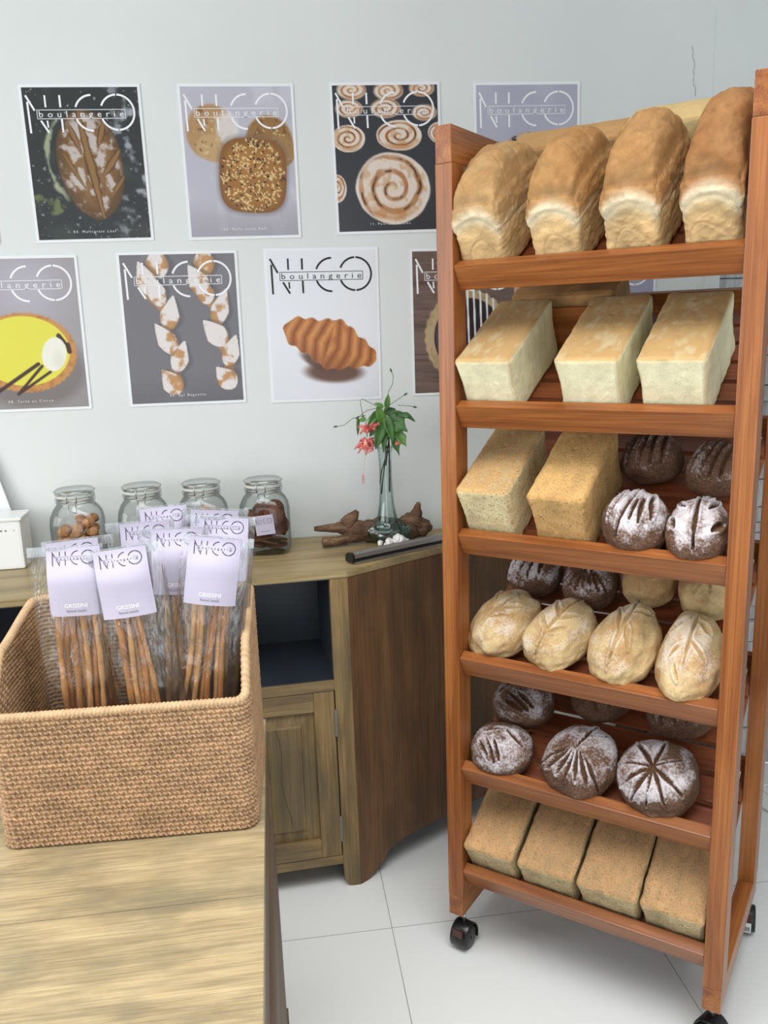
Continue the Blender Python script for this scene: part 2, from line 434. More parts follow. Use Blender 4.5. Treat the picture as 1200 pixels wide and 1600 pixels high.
# ------------------------------------------------------------------ posters
def mixc(img, m, c):
    m = np.clip(m, 0, 1)[..., None]
    img[...] = img*(1-m)+np.asarray(c, float)*m
def n2(U, V, f, o=0.0, octs=4):
    return NZ.fbm(np.stack([U, V, np.full_like(U, .37+o)], -1), f, octs)
def ell(U, V, cu, cv, ru, rv, ang=0.0):
    c, s = math.cos(ang), math.sin(ang)
    x = (U-cu)*c+(V-cv)*s; y = -(U-cu)*s+(V-cv)*c
    return np.sqrt((x/ru)**2+(y/rv)**2)
def seg_d(U, V, a, b):
    ax, ay = a; bx, by = b; dx, dy = bx-ax, by-ay
    t = np.clip(((U-ax)*dx+(V-ay)*dy)/(dx*dx+dy*dy), 0, 1)
    return np.sqrt((U-ax-t*dx)**2+(V-ay-t*dy)**2)
def art_loaf(U, V):          # V runs 0..h in widths; h about 1.29
    I = np.zeros(U.shape+(3,)); I[...] = (46, 50, 52)
    mixc(I, smooth(.0, .5, n2(U, V, 4))*.6, (64, 74, 64))
    mixc(I, smooth(.1, .45, n2(U, V, 9, 1))*smooth(.55, .95, U+.3*n2(U, V, 3))*.8, (190, 194, 204))
    mixc(I, smooth(.36, .46, n2(U, V, 34, 2))*.7, (170, 176, 182))
    mixc(I, smooth(.2, 0, ell(U, V, .1, .98, .16, .09)-1)*smooth(-.2, .2, n2(U, V, 20)), (104, 112, 74))
    mixc(I, smooth(.10, .0, np.abs(ell(U, V, .46, .60, .30, .40, -.12)-1)+.12*n2(U, V, 12))*smooth(.34, .26, U)*.9, (168, 174, 140))
    d = ell(U, V, .53, .64, .285, .47, -.12)+.06*n2(U, V, 9)
    body = smooth(1.02, .97, d)
    base = np.zeros_like(I); base[...] = (134, 100, 62)
    mixc(base, smooth(.0, .4, n2(U, V, 18, 4))*.5, (108, 76, 44)); mixc(base, smooth(.55, 1.0, d)*.8, (82, 58, 34))
    fl = smooth(.0, .35, n2(U, V, 16, 3)+.18*smooth(1.0, .3, V))*smooth(1.0, .8, d)
    mixc(base, fl*.8, (206, 200, 206))
    for a, c_, wd in (((.46, .2), (.60, 1.10), .034), ((.37, .3), (.46, .55), .024), ((.68, .28), (.61, .5), .028), ((.80, .52), (.63, .74), .030), ((.3, .55), (.46, .84), .018), ((.82, .74), (.68, .92), .018)):
        ax, ay = a; bx, by = c_; tt = np.clip(((U-ax)*(bx-ax)+(V-ay)*(by-ay))/((bx-ax)**2+(by-ay)**2), 0, 1)
        w_ = wd*(.25+.75*np.sin(math.pi*tt))*(1+.5*n2(U, V, 14, 6)); dd = seg_d(U, V, a, c_)
        mixc(base, smooth(w_*1.25, w_*.8, dd), (142, 106, 62)); mixc(base, smooth(w_*.5, 0, np.abs(dd-w_))*.8, (74, 50, 30))
    I = I*(1-body[..., None])+base*body[..., None]
    return I
def seeds_on(I, U, V, mask, n, seed, cu, cv, ru, rv):
    rnd = random.Random(seed)
    for k in range(n):
        a = rnd.uniform(0, 6.28); r = math.sqrt(rnd.random())
        x = cu+ru*.92*r*math.cos(a)*1.05; y = cv+rv*.92*r*math.sin(a)*1.05
        d = ell(U, V, x, y, .012, .006, rnd.uniform(0, 3.14))
        mixc(I, smooth(1.3, .8, d)*mask, (40, 30, 26) if rnd.random() < .28 else (226, 196, 140))
def art_seed(U, V):
    I = np.zeros(U.shape+(3,)); I[...] = (186, 184, 198)
    mixc(I, smooth(.0, .35, n2(U, V*.5, 6))*.5, (206, 206, 216)); mixc(I, smooth(.9, 1.3, V)*.5, (140, 134, 140))
    for cu, cv, ru, rv, c_ in ((.25, .38, .23, .24, (176, 138, 96)), (.26, .52, .16, .12, (188, 156, 112)), (.78, .44, .22, .2, (150, 110, 62)), (.88, .56, .13, .14, (160, 122, 76))):
        d = ell(U, V, cu, cv, ru, rv, .2)+.06*n2(U, V, 8); mixc(I, smooth(1.06, .9, d), c_)
        mixc(I, smooth(1.0, .9, d)*smooth(.2, .4, n2(U, V, 28, 1))*.7, (96, 66, 40))
        mixc(I, smooth(1.0, .9, d)*smooth(.25, .4, n2(U, V, 34, 5))*.7, (220, 196, 150))
    mixc(I, smooth(1.1, .6, ell(U, V, .4, .35, .12, .16))*.8, (226, 222, 226))
    x = (U-.61); y = (V-.76); a = .06; xx = x*math.cos(a)+y*math.sin(a); yy = -x*math.sin(a)+y*math.cos(a)
    d = ((np.abs(xx)/.31)**3.4+(np.abs(yy)/.325)**3.4)**(1/3.4)+.02*n2(U, V, 7)
    mixc(I, smooth(1.16, .98, d)*.45, (96, 88, 92))
    m = smooth(1.02, .98, d); mixc(I, m, (158, 108, 52)); mixc(I, m*smooth(.7, 1.0, d)*.5, (104, 66, 30)); mixc(I, m*smooth(.7, .1, ell(U, V, .56, .66, .3, .26))*.4, (190, 136, 72))
    seeds_on(I, U, V, m, 420, 4, .61, .76, .31, .33)
    return I
def swirl(I, U, V, cu, cv, r, sharp=1.0, seed=0, k=.86):
    x = (U-cu); y = (V-cv)/k; rr = np.sqrt(x*x+y*y)/r; th = np.arctan2(y, x)
    d = rr+.06*n2(U, V, 5, seed); m = smooth(1.02, .96 if sharp > .5 else .8, d)
    mixc(I, m, (226, 212, 200))
    s = np.sin(2*math.pi*(rr*2.7*(1+.22*n2(U, V, 3, seed+2))+th/6.283)+1.0+1.1*n2(U, V, 5, seed+1))
    mixc(I, m*smooth(.0, .7, s)*(.75+.5*n2(U, V, 8, seed)), (168, 108, 60)); mixc(I, m*smooth(.05, .35, n2(U, V, 14, seed+4))*.45, (190, 136, 84)); mixc(I, m*smooth(.82, .98, s)*smooth(-.1, .2, n2(U, V, 12, 3))*.9, (66, 44, 36))
    mixc(I, m*smooth(.2, 0, rr)*.9, (224, 206, 180)); mixc(I, m*smooth(.35, .9, (y/r)+.2*n2(U, V, 6))*smooth(.95, .8, rr)*.7, (184, 118, 60))
    mixc(I, m*smooth(.86, .98, d)*.9, (232, 222, 214))
def art_swirl(U, V):
    I = np.zeros(U.shape+(3,)); I[...] = (52, 52, 58); mixc(I, smooth(.4, 1.2, V)*.5, (66, 68, 74))
    for cu, cv, r in ((.18, .04, .15), (.53, .05, .15), (.85, .03, .13), (.15, .2, .14), (.5, .2, .15), (.87, .24, .13)): swirl(I, U, V, cu, cv, r, .2, cu, .6)
    swirl(I, U, V, .13, .46, .16, 1, 2, .75); swirl(I, U, V, .62, .44, .22, 1, 3, .62); swirl(I, U, V, 1.02, .42, .12, 1, 5, .8); swirl(I, U, V, .0, .9, .09, 1, 6, 1.4)
    swirl(I, U, V, .54, .91, .36, 1, 4, .9)
    return I
def art_lilac(U, V):
    I = np.zeros(U.shape+(3,)); I[...] = (172, 172, 190); mixc(I, smooth(-.1, .3, n2(U, V, 3))*.4, (188, 188, 204))
    d = ell(U, V, .55, .75, .36, .34)+.05*n2(U, V, 9); m = smooth(1.02, .97, d); mixc(I, m, (206, 200, 198))
    mixc(I, m*smooth(.1, .2, n2(U, V, 26, 2)), (40, 38, 42)); mixc(I, m*smooth(.9, 1.0, d)*.6, (160, 120, 80))
    return I
def art_tart(U, V):
    I = np.zeros(U.shape+(3,)); I[...] = (158, 154, 158); mixc(I, smooth(1.1, .1, ell(U, V, .55, .25, .5, .5))*.6, (186, 182, 200)); mixc(I, smooth(.8, 1.3, V)*.4, (128, 122, 118))
    mixc(I, smooth(1.25, .9, ell(U, V, .52, .95, .46, .3))*.5, (96, 86, 82))
    th = np.arctan2(V-.8, U-.5)
    d = ell(U, V, .5, .8, .44, .345)+.012*np.sin(th*44)
    m = smooth(1.02, .98, d); mixc(I, m, (196, 140, 78)); mixc(I, m*smooth(0, .3, n2(U, V, 20))*.5, (160, 100, 50))
    m2 = smooth(.93, .9, ell(U, V, .49, .785, .43, .33)); mixc(I, m2, (222, 216, 78))
    for a, c_, wd in (((.60, .90), (.22, 1.14), .016), ((.63, .92), (.40, 1.16), .013), ((.70, .97), (.40, 1.16), .012), ((.80, .66), (.84, .72), .02), ((.87, .74), (.88, .80), .02)):
        mixc(I, smooth(wd*1.2, wd*.8, seg_d(U, V, a, c_)), (66, 44, 40))
    d = ell(U, V, .745, .82, .105, .15, .25); mixc(I, smooth(1.03, .97, d), (232, 232, 220)); mixc(I, smooth(1.0, .2, ell(U, V, .78, .86, .08, .11))*.4, (206, 204, 186))
    return I
def art_epi(U, V):
    I = np.zeros(U.shape+(3,)); I[...] = (116, 114, 120); mixc(I, smooth(.0, .4, n2(U, V*.3, 5))*.4, (136, 134, 140)); mixc(I, smooth(1.0, 1.3, V)*.4, (92, 90, 94))
    G = [(.32, .06, .09, .13, 0), (.21, .2, .075, .14, -.35), (.29, .3, .07, .13, -.3), (.4, .5, .075, .14, .25), (.34, .72, .075, .14, -.55), (.46, .88, .07, .13, .35), (.36, 1.1, .085, .115, -.6),
         (.73, .05, .08, .13, 0), (.66, .22, .08, .13, -.5), (.72, .32, .07, .1, -.2), (.85, .46, .07, .15, .35), (.78, .68, .085, .13, -.7), (.92, .84, .07, .13, .35), (.85, 1.08, .085, .11, -.7)]
    for xs_ in ((.3, .2, .4, .34, .46, .36), (.72, .66, .85, .78, .92, .85)):
        for i_ in range(5): mixc(I, smooth(.055, .035, seg_d(U, V, (xs_[i_], .1+.2*i_), (xs_[i_+1], .3+.2*i_))), (178, 132, 88))
    for cu, cv, ru, rv, an in G:
        rv = rv*1.12; x = (U-cu)*math.cos(an)+(V-cv)*math.sin(an); y = -(U-cu)*math.sin(an)+(V-cv)*math.cos(an)
        wdt = ru*1.15*(np.clip((y/rv+1)/1.1, 0, 1)**.8)*np.sqrt(np.clip(1-(np.clip(y/rv, 0, 1))**2, 0, 1))+1e-4
        d = np.abs(x)/wdt; ins = (np.abs(y) < rv)
        mixc(I, smooth(1.5, 1.0, np.abs(x-.02)/wdt)*(np.abs(y-.02) < rv)*.35, (70, 66, 70))
        m = smooth(1.06, .92, d)*ins; mixc(I, m, (188, 142, 96)); mixc(I, m*smooth(.5, 1.0, d)*.4, (140, 96, 60))
        mixc(I, m*smooth(-.15, .15, n2(U, V, 13, cu)+.35*smooth(.4, -.7, y/rv)), (222, 216, 216))
    return I
def art_croissant(U, V):
    I = np.zeros(U.shape+(3,)); I[...] = (228, 230, 236); mixc(I, smooth(.7, 1.3, V)*.25, (205, 206, 220))
    mixc(I, smooth(1.0, .55, ell(U, V, .58, 1.09, .34, .12, .05))*.95, (96, 66, 52)); mixc(I, smooth(1.0, .5, ell(U, V, .44, 1.0, .24, .08, .5))*.9, (90, 64, 52))
    an = .36; cu, cv = .545, .845
    x = (U-cu)*math.cos(an)+(V-cv)*math.sin(an); y = -(U-cu)*math.sin(an)+(V-cv)*math.cos(an)
    t = x/.46; h = .205*np.power(np.clip(1-t*t, 0, 1), .62)*(1+.12*np.sin(t*6+1))+.012*np.sin(t*22)
    d = np.abs(y+.02)/(h+1e-4); m = smooth(1.05, .95, d)*(np.abs(t) < 1)
    mixc(I, m, (182, 112, 56)); st = np.sin((x*1.0+.25*np.abs(y)*np.sign(x+.01))*58)
    mixc(I, m*smooth(.1, .9, st)*.55, (222, 164, 104)); mixc(I, m*smooth(-.4, -.95, st)*.6, (120, 66, 34)); mixc(I, m*smooth(.0, .2, y)*.5, (126, 70, 38))
    mixc(I, m*smooth(.1, .4, n2(U, V, 10, 2))*.4, (150, 84, 40))
    return I
def art_choc(U, V):
    I = np.zeros(U.shape+(3,)); I[...] = (108, 90, 84); g = n2(U*.35, V*3.5, 9); mixc(I, smooth(-.2, .3, g)*.6, (128, 108, 100)); mixc(I, smooth(.1, .5, -g)*.6, (78, 62, 58))
    mixc(I, smooth(.006, .002, np.abs(V-.93))*.8, (50, 40, 38))
    th = np.arctan2(V-.78, U-.52); d = ell(U, V, .52, .78, .415, .43)+.014*np.sin(th*30)
    m = smooth(1.02, .98, d); mixc(I, m, (186, 164, 128)); mixc(I, m*smooth(0, .3, n2(U, V, 14))*.4, (150, 124, 88))
    d2 = ell(U, V, .53, .78, .34, .36); m2 = smooth(1.0, .97, d2); mixc(I, m2, (50, 42, 48)); mixc(I, m2*smooth(.12, .0, np.abs(d2-.88))*smooth(.5, .3, U)*.6, (110, 104, 130))
    for k in range(7): mixc(I, smooth(.011, .007, np.abs(U-.46-.062*k-.03*(V-.5)))*smooth(1.02, .98, d)*smooth(.33, .36, V), (236, 236, 238))
    return I
def art_cake(U, V):
    I = np.zeros(U.shape+(3,)); I[...] = (160, 160, 184); d = ell(U, V, .6, .78, .34, .3)+.05*n2(U, V, 9); mixc(I, smooth(1.02, .97, d), (214, 188, 130)); mixc(I, smooth(.7, .6, ell(U, V, .6, .72, .3, .2)), (236, 226, 190))
    return I
def art_dark(U, V):
    I = np.zeros(U.shape+(3,)); I[...] = (60, 58, 60); d = ell(U, V, .5, .75, .36, .36)+.05*n2(U, V, 9); mixc(I, smooth(1.02, .97, d), (168, 120, 70)); mixc(I, smooth(1.0, .9, d)*smooth(0, .3, n2(U, V, 12)), (120, 78, 42))
    return I

LOGO = []
def _logo():
    def bar(a, b, wd):
        a = Vector((*a, 0)); b = Vector((*b, 0)); d = (b-a).normalized(); n = Vector((-d.y, d.x, 0))*wd/2
        return [a+n, a-n, b-n, b+n], [(0, 1, 2, 3)]
    def arc(c, r, a0, a1, wd, n=22):
        V = []; F = []
        for i in range(n+1):
            t = R(a0+(a1-a0)*i/n)
            for q in (r-wd/2, r+wd/2): V.append((c[0]+q*math.cos(t), c[1]-q*math.sin(t), 0))
        for i in range(n): F.append((2*i, 2*i+1, 2*i+3, 2*i+2))
        return V, F
    s = .0165; P = []
    P += [bar((.052, .087), (.115, .207), s), bar((.062, .137), (.066, .386), s), bar((.207, .087), (.207, .182), s*.9), bar((.209, .286), (.212, .341), s*.8), bar((.157, .286), (.214, .383), s),
          bar((.328, .087), (.328, .182), s), bar((.329, .276), (.330, .381), s)]
    P += [arc((.585, .2285), .1415, 90, 160, s), arc((.585, .2285), .1415, 200, 270, s), arc((.794, .2245), .140, 92, 158, s), arc((.794, .2245), .140, 202, 268, s), arc((.794, .2245), .140, -88, 88, s, 40)]
    t = .005
    P += [bar((.13, .202), (.86, .202), t), bar((.13, .272), (.86, .272), t), bar((.132, .2), (.132, .274), t), bar((.858, .2), (.858, .274), t)]
    V, F = merge(P)
    return [(v[0], -v[1], 0) for v in V], F
def logo_mesh(W, caption=None, cap_y=1.2, small=None):
    """lettering in the plane x (right), z (up), origin at the top left corner; W = width"""
    P = [_logo()]
    V, F = text_data('boulangerie', .075, 1.75)
    xs = [v[0] for v in V]; k = .70/(max(xs)-min(xs))
    P.append(([(v[0]*k+.495, v[1]*.95-.239, 0) for v in V], F))
    V, F = merge(P)
    return pymesh('lettering', [(v[0]*W, 0, v[1]*W) for v in V], F)
def poster(x, z, W, H, rotdeg, art, ink, label, caption=None, nx=150):
    o = empty('poster', (x, WY-.0022, z), (0, R(rotdeg), 0), label, 'poster', 'bakery posters on the back wall')
    # paper sheet, very slightly curled away from the wall at the corners
    bm = bmesh.new(); add_box(bm, (0, 0, -H), (W, .0012, 0))
    bm_obj('paper_sheet', bm, paper, o)
    bw = .0075
    ny = int(nx*H/W); u = np.linspace(0, 1, nx+1); v = np.linspace(0, 1, ny+1)
    U, Vv = np.meshgrid(u, v); I = art(U, Vv*(H/W))
    C = lin(np.clip(I, 0, 255)).reshape(-1, 3)
    X = bw+U*(W-2*bw); Z = -bw-Vv*(H-2*bw)
    P = np.stack([X, np.full_like(X, -.0004), Z], -1).reshape(-1, 3)
    idx = np.arange((nx+1)*(ny+1)).reshape(ny+1, nx+1)
    F = np.stack([idx[:-1, :-1], idx[1:, :-1], idx[1:, 1:], idx[:-1, 1:]], -1).reshape(-1, 4)
    new_obj('printed_picture', pymesh('printed_picture', P, F, C), print_m, o)
    lt = new_obj('lettering', logo_mesh(W), ink, o); lt.location = (0, -.0009, 0)
    if caption:
        V, F = text_data(caption, .030, 1.5); cy = H/W-.085
        cp = new_obj('caption', pymesh('caption', [((v[0]+.5)*W, 0, (v[1]-cy)*W) for v in V], F), ink, o); cp.location = (0, -.0009, 0)
    return o
poster(-.5935, 2.1325, .303, .387, -.3, art_loaf, ink_white, 'poster of a floured oval slashed loaf on a dark ground', '04. Multigrain Loaf')
poster(-.1972, 2.1350, .302, .390, -.2, art_seed, ink_white, 'poster of square seeded bread rolls on crumpled grey paper', '03. Multi-seeds Roll')
poster(.2003, 2.1380, .300, .387, -.6, art_swirl, ink_white, 'poster of raisin swirl pastries on a dark tray', '11. Pain aux Raisins')
poster(.5929, 2.1395, .302, .390, -.6, art_lilac, ink_white, 'plain lilac-grey poster half hidden behind the top of the bread rack')
poster(-.812, 1.7161, .318, .410, .3, art_tart, ink_white, 'poster of a yellow lemon tart with a white dollop, cut by the left edge', '08. Tarte au Citron')
poster(-.3922, 1.7178, .3205, .413, .2, art_epi, ink_white, 'poster of two pale wheat-ear baguettes on grey', '05. Epi Baguette')
poster(.0000, 1.7195, .3165, .421, .4, art_croissant, ink_black, 'white poster of one golden croissant with black lettering')
poster(.4055, 1.7100, .318, .410, .1, art_choc, ink_white, 'poster of a striped chocolate tart on brown boards, behind the left rack post')
poster(.822, 1.7100, .314, .410, .1, art_cake, ink_white, 'lilac poster with a pale cake, seen only through the rack under its top shelf')
poster(-.985, 2.1325, .302, .387, .0, art_dark, ink_white, 'dark poster of which only a sliver shows at the left edge of the photo')

# ------------------------------------------------------------------ long counter along the back wall
CC = Vector((.16, 2.033, 0)); TH = R(3.3); SA = R(31)
fd = Vector((-math.cos(TH), -math.sin(TH), 0)); fn = Vector((math.sin(TH), -math.cos(TH), 0))   # along the front to the left / outwards
ctr = empty('counter', CC, (0, 0, TH), 'long weathered wooden counter with open bays and panelled doors, under the posters', 'counter')
# local frame: +x along the front to the right, so the bays are at negative x; +y into the counter
def loc_pt(world):
    v = Vector(world)-CC
    return Vector((v.x*math.cos(TH)+v.y*math.sin(TH), -v.x*math.sin(TH)+v.y*math.cos(TH), v.z))
Ls = 1.75
side_end = loc_pt((CC.x+math.cos(SA)*.74, CC.y+math.sin(SA)*.74, 0))
back_l = loc_pt((-Ls+.02, WY-.003, 0)); back_r = loc_pt((CC.x+(WY-.003-CC.y)/math.tan(SA), WY-.003, 0))
def prism(poly, z0, z1, name, m, parent, bevel=0.0):
    bm = bmesh.new()
    vs = [bm.verts.new((p[0], p[1], z0)) for p in poly]; f = bm.faces.new(vs)
    r = bmesh.ops.extrude_face_region(bm, geom=[f]); bmesh.ops.translate(bm, vec=(0, 0, z1-z0), verts=[g for g in r['geom'] if isinstance(g, bmesh.types.BMVert)])
    if bevel: bmesh.ops.bevel(bm, geom=bm.edges[:], offset=bevel, segments=2, affect='EDGES')
    return bm_obj(name, bm, m, parent)
prism([(0, 0), (back_r.x, back_r.y), (back_l.x, back_l.y), (back_l.x, 0)], .882, .9, 'worktop', top_x, ctr, .002)
# angled right side of upright boards, with a cut-out foot
sd = loc_pt((CC.x+math.cos(SA), CC.y+math.sin(SA), 0)); sl = (back_r-Vector((0, 0, 0))).length
sn = Vector((sd.y, -sd.x, 0))
def side_pt(t, z, d=0.0): return Vector((sd.x*t-sn.x*d, sd.y*t-sn.y*d, z))
prof = [(0, 0), (.012, 0), (.03, .003), (.085, .035), (.10, .058), (.16, .075), (sl-.16, .075), (sl-.1, .058), (sl-.06, 0), (sl-.005, 0), (sl-.005, .8815), (0, .8815)]
bm = bmesh.new()
f1 = [bm.verts.new(side_pt(t, z)) for t, z in prof]; f2 = [bm.verts.new(side_pt(t, z, .022)) for t, z in prof]
bm.faces.new(f1); bm.faces.new(f2[::-1])
for i in range(len(prof)): j = (i+1) % len(prof); bm.faces.new((f1[i], f1[j], f2[j], f2[i]))
bm_obj('side_panel', bm, side_z, ctr)
# front frame
def fbox(name, x0, x1, z0, z1, y0, y1, m, parent=None, bv=.0015): return box_obj(name, (x0, y0, z0), (x1, y1, z1), m, parent or ctr, bv)
bays = [(-.045, -.62), (-.665, -1.18), (-1.225, -1.70)]
bm = bmesh.new()
st = [(0, 0), (-.014, 0), (-.03, .005), (-.042, .02), (-.045, .07), (-.045, .8815), (0, .8815)]
a_ = [bm.verts.new((x, 0, z)) for x, z in st]; b_ = [bm.verts.new((x, .024, z)) for x, z in st]
bm.faces.new(a_); bm.faces.new(b_[::-1])
for i in range(len(st)): j = (i+1) % len(st); bm.faces.new((a_[i], a_[j], b_[j], b_[i]))
bm_obj('corner_stile', bm, old_z, ctr)
for x0, x1 in ((-.62, -.665), (-1.18, -1.225), (-1.70, -1.745)): fbox('stile', x1, x0, 0, .8815, 0, .024, old_z)
for xr, xl in bays:
    fbox('bay_rail', xl, xr, .580, .606, 0, .30, old_x)
    fbox('bottom_rail', xl, xr, .071, .098, .001, .30, old_x)
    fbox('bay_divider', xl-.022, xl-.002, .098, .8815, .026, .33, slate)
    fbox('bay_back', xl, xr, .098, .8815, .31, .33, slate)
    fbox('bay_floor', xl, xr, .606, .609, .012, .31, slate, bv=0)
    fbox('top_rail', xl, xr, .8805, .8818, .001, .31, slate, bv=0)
fbox('bay_divider', -.046, -.032, .098, .8815, .026, .33, slate)
hinge_m = plain('dull_hinge_metal', (120, 116, 108), .45, metal=.6)
def door_at(xr, xl):
    d = empty('door', (0, -.001, 0)); d.parent = ctr
    z0, z1 = .1, .5785
    W = xr-xl
    for n, lo, hi, m in (('door_stile', (xr-.055, z0), (xr-.001, z1), old_z), ('door_stile', (xl+.001, z0), (xl+.055, z1), old_z), ('door_rail', (xl+.055, z1-.052), (xr-.055, z1), old_x), ('door_rail', (xl+.055, z0), (xr-.055, z0+.052), old_x)):
        box_obj(n, (lo[0], 0, lo[1]), (hi[0], .02, hi[1]), m, d, .002)
    # raised and fielded panel
    bm = bmesh.new(); a, b, c, e = xl+.055, xr-.055, z0+.052, z1-.052; g = .036
    o1 = [bm.verts.new(p) for p in ((a, .012, c), (b, .012, c), (b, .012, e), (a, .012, e))]
    o2 = [bm.verts.new(p) for p in ((a+g, .006, c+g), (b-g, .006, c+g), (b-g, .006, e-g), (a+g, .006, e-g))]
    o3 = [bm.verts.new(p) for p in ((a+g+.003, .001, c+g+.003), (b-g-.003, .001, c+g+.003), (b-g-.003, .001, e-g-.003), (a+g+.003, .001, e-g-.003))]
    for p_, q_ in ((o1, o2), (o2, o3)):
        for i in range(4): j = (i+1) % 4; bm.faces.new((p_[i], p_[j], q_[j], q_[i]))
    bm.faces.new(o3)
    bk = [bm.verts.new(p) for p in ((a, .018, c), (b, .018, c), (b, .018, e), (a, .018, e))]; bm.faces.new(bk[::-1])
    for i in range(4): j = (i+1) % 4; bm.faces.new((o1[j], o1[i], bk[i], bk[j]))
    bm_obj('door_panel', bm, old_z, d)
    for z in (.49, .18): box_obj('hinge', (xr-.004, -.004, z-.038), (xr+.004, .002, z+.038), hinge_m, d, .001)
    return d
door_at(-.047, -.32)
tube_obj('panel_crack', [(-.205+.006*math.sin(k)+.003*k, .0012, .49-.036*k) for k in range(9)], .0007, plain('crack_dark', (40, 32, 24), .9), bpy.data.objects['door'], 5)
door_at(-.322, -.6195)
door_at(-.667, -1.18)
door_at(-1.227, -1.70)
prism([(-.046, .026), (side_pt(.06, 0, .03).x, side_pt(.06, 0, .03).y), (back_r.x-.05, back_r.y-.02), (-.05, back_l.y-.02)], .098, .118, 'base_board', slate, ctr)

# ------------------------------------------------------------------ table in the foreground
TZ = .76
tb = empty('display_table', (-.7, .8, 0), (0, 0, 0), 'weathered wooden display table in the foreground carrying the wicker basket', 'table')
def tbx(name, lo, hi, m, bv=.002): return box_obj(name, tuple(a-b for a, b in zip(lo, (-.7, .8, 0))), tuple(a-b for a, b in zip(hi, (-.7, .8, 0))), m, tb, bv)
xe = -.0515; ys = [.20, .46, .72, 1.005, 1.27, 1.532]
for i in range(5): tbx('top_plank', (-1.5, ys[i]+.0004, TZ-.028), (xe, ys[i+1]-.0004, TZ), table_x, .0012)
tbx('apron', (-1.48, .22, .60), (xe-.002, 1.515, TZ-.0285), taupe)
tbx('side_panel', (-.09, .24, .10), (xe-.006, 1.50, .5995), taupe)
tbx('side_moulding', (xe-.0055, .24, .14), (xe+.005, 1.44, .598), taupe, .003)
tbx('back_panel', (-1.48, 1.47, .10), (-.095, 1.50, .5995), taupe)
tbx('side_panel', (-1.48, .24, .10), (-1.45, 1.468, .5995), taupe)
tbx('plinth', (-1.49, .21, .0), (xe+.006, 1.525, .0995), taupe)
# ------------------------------------------------------------------ wicker basket
def weave_h(s, z):
    """height of the woven surface at (s along the wall, z up), metres"""
    hr, per = .0074, .0138
    r = np.floor(z/hr); fz = z/hr-r
    ph = (s/per+.5*(r % 2)+.07*r) % 1.0
    strand = np.sqrt(np.clip(1-(2*fz-1)**2, 0, 1))
    dip = np.exp(-np.abs((ph-.5)/.25)**3)
    h = .0038*np.power(strand, 1.5)*(1-.97*dip)+.0004*np.sin(2*math.pi*ph)
    ph2 = ((s/per)+.5*((r) % 2)+.07*r+.06*(fz-.5)) % 1.0
    stake = .0044*np.sqrt(np.clip(1-((ph2-.5+.16*(fz-.5))/.125)**2, 0, 1))*np.power(np.clip(np.cos(math.pi*(fz-.5)), 0, 1), .35)
    return np.maximum(h, stake), (stake > h)
BW, BD, BR = .372, .262, .022
def perim(n, inset=0.0):
    w_, d_, r = BW/2-inset, BD/2-inset, BR-inset*.5
    pts = []
    segs = [((-w_+r, -d_), (w_-r, -d_)), None, ((w_, -d_+r), (w_, d_-r)), None, ((w_-r, d_), (-w_+r, d_)), None, ((-w_, d_-r), (-w_, -d_+r)), None]
    L = []; cs = [(w_-r, -d_+r, -90), (w_-r, d_-r, 0), (-w_+r, d_-r, 90), (-w_+r, -d_+r, 180)]; ci = 0
    P = []
    for sg in segs:
        if sg:
            a, b_ = np.array(sg[0]), np.array(sg[1]); ln = np.linalg.norm(b_-a); k = max(2, int(ln/n))
            for i in range(k): P.append(a+(b_-a)*i/k)
        else:
            cx, cy, a0 = cs[ci]; ci += 1; k = max(3, int(r*math.pi/2/n))
            for i in range(k): t = R(a0+90*i/k); P.append(np.array([cx+r*math.cos(t), cy+r*math.sin(t)]))
    P = np.array(P); nx = np.roll(P, -1, 0)-np.roll(P, 1, 0); nx /= np.linalg.norm(nx, axis=1)[:, None]
    nrm = np.stack([nx[:, 1], -nx[:, 0]], 1); s = np.r_[0, np.cumsum(np.linalg.norm(np.diff(P, axis=0), axis=1))]
    return P, nrm, s
def rim_z(y):     # y local: -BD/2 front .. +BD/2 back
    t = (y+BD/2)
    return .207+.072*smooth(.004, .085, t)+.026*smooth(.06, .26, t)
bask = empty('wicker_basket', (-.2445, 1.2995, TZ+.001), (0, 0, R(-2.0)), 'rectangular rattan basket with a wrapped rim, on the display table, full of breadstick bags', 'basket')
def basket_wall(name, inset, sign, ds, dz):
    P, nr, s = perim(ds, inset); nz = int(.32/dz)
    top = rim_z(P[:, 1]); T = np.linspace(0, 1, nz+1)
    Z = T[:, None]*top[None, :]; S = np.broadcast_to(s[None, :], Z.shape)
    h, stk = weave_h(S, Z)
    lean = 1+.0*Z
    X = P[None, :, 0]+sign*nr[None, :, 0]*h; Yy = P[None, :, 1]+sign*nr[None, :, 1]*h
    V = np.stack([X*lean, Yy*lean, Z], -1).reshape(-1, 3)
    nn = len(P); idx = np.arange((nz+1)*nn).reshape(nz+1, nn); r_ = np.roll(idx, -1, 1)
    F = np.stack([idx[:-1], r_[:-1], r_[1:], idx[1:]], -1).reshape(-1, 4)
    if sign < 0: F = F[:, ::-1]
    base = np.zeros((V.shape[0], 3)); cell = (np.floor(S/.0138+.5*(np.floor(Z/.0074) % 2)+.07*np.floor(Z/.0074))*12.9898+np.floor(Z/.0074)*78.233).reshape(-1); rv = (np.sin(cell)*43758.5453) % 1.0
    base[:] = lin((168, 132, 98)); base *= (.72+.5*rv)[:, None]; st = stk.reshape(-1)
    base[st] = lin((190, 156, 120))
    v = NZ.fbm(V*np.array([1, 1, 3.]), 28, 3); base *= (1+.28*v)[:, None]
    return pymesh(name, V, F, base)
wick = vcol('rattan', rough=.55, speck=.18, speck_scale=260, bump=.15, bump_scale=400, spec=.35)
new_obj('woven_wall', basket_wall('woven_wall', 0, 1, .0011, .0011), wick, bask, smooth_shade=True)
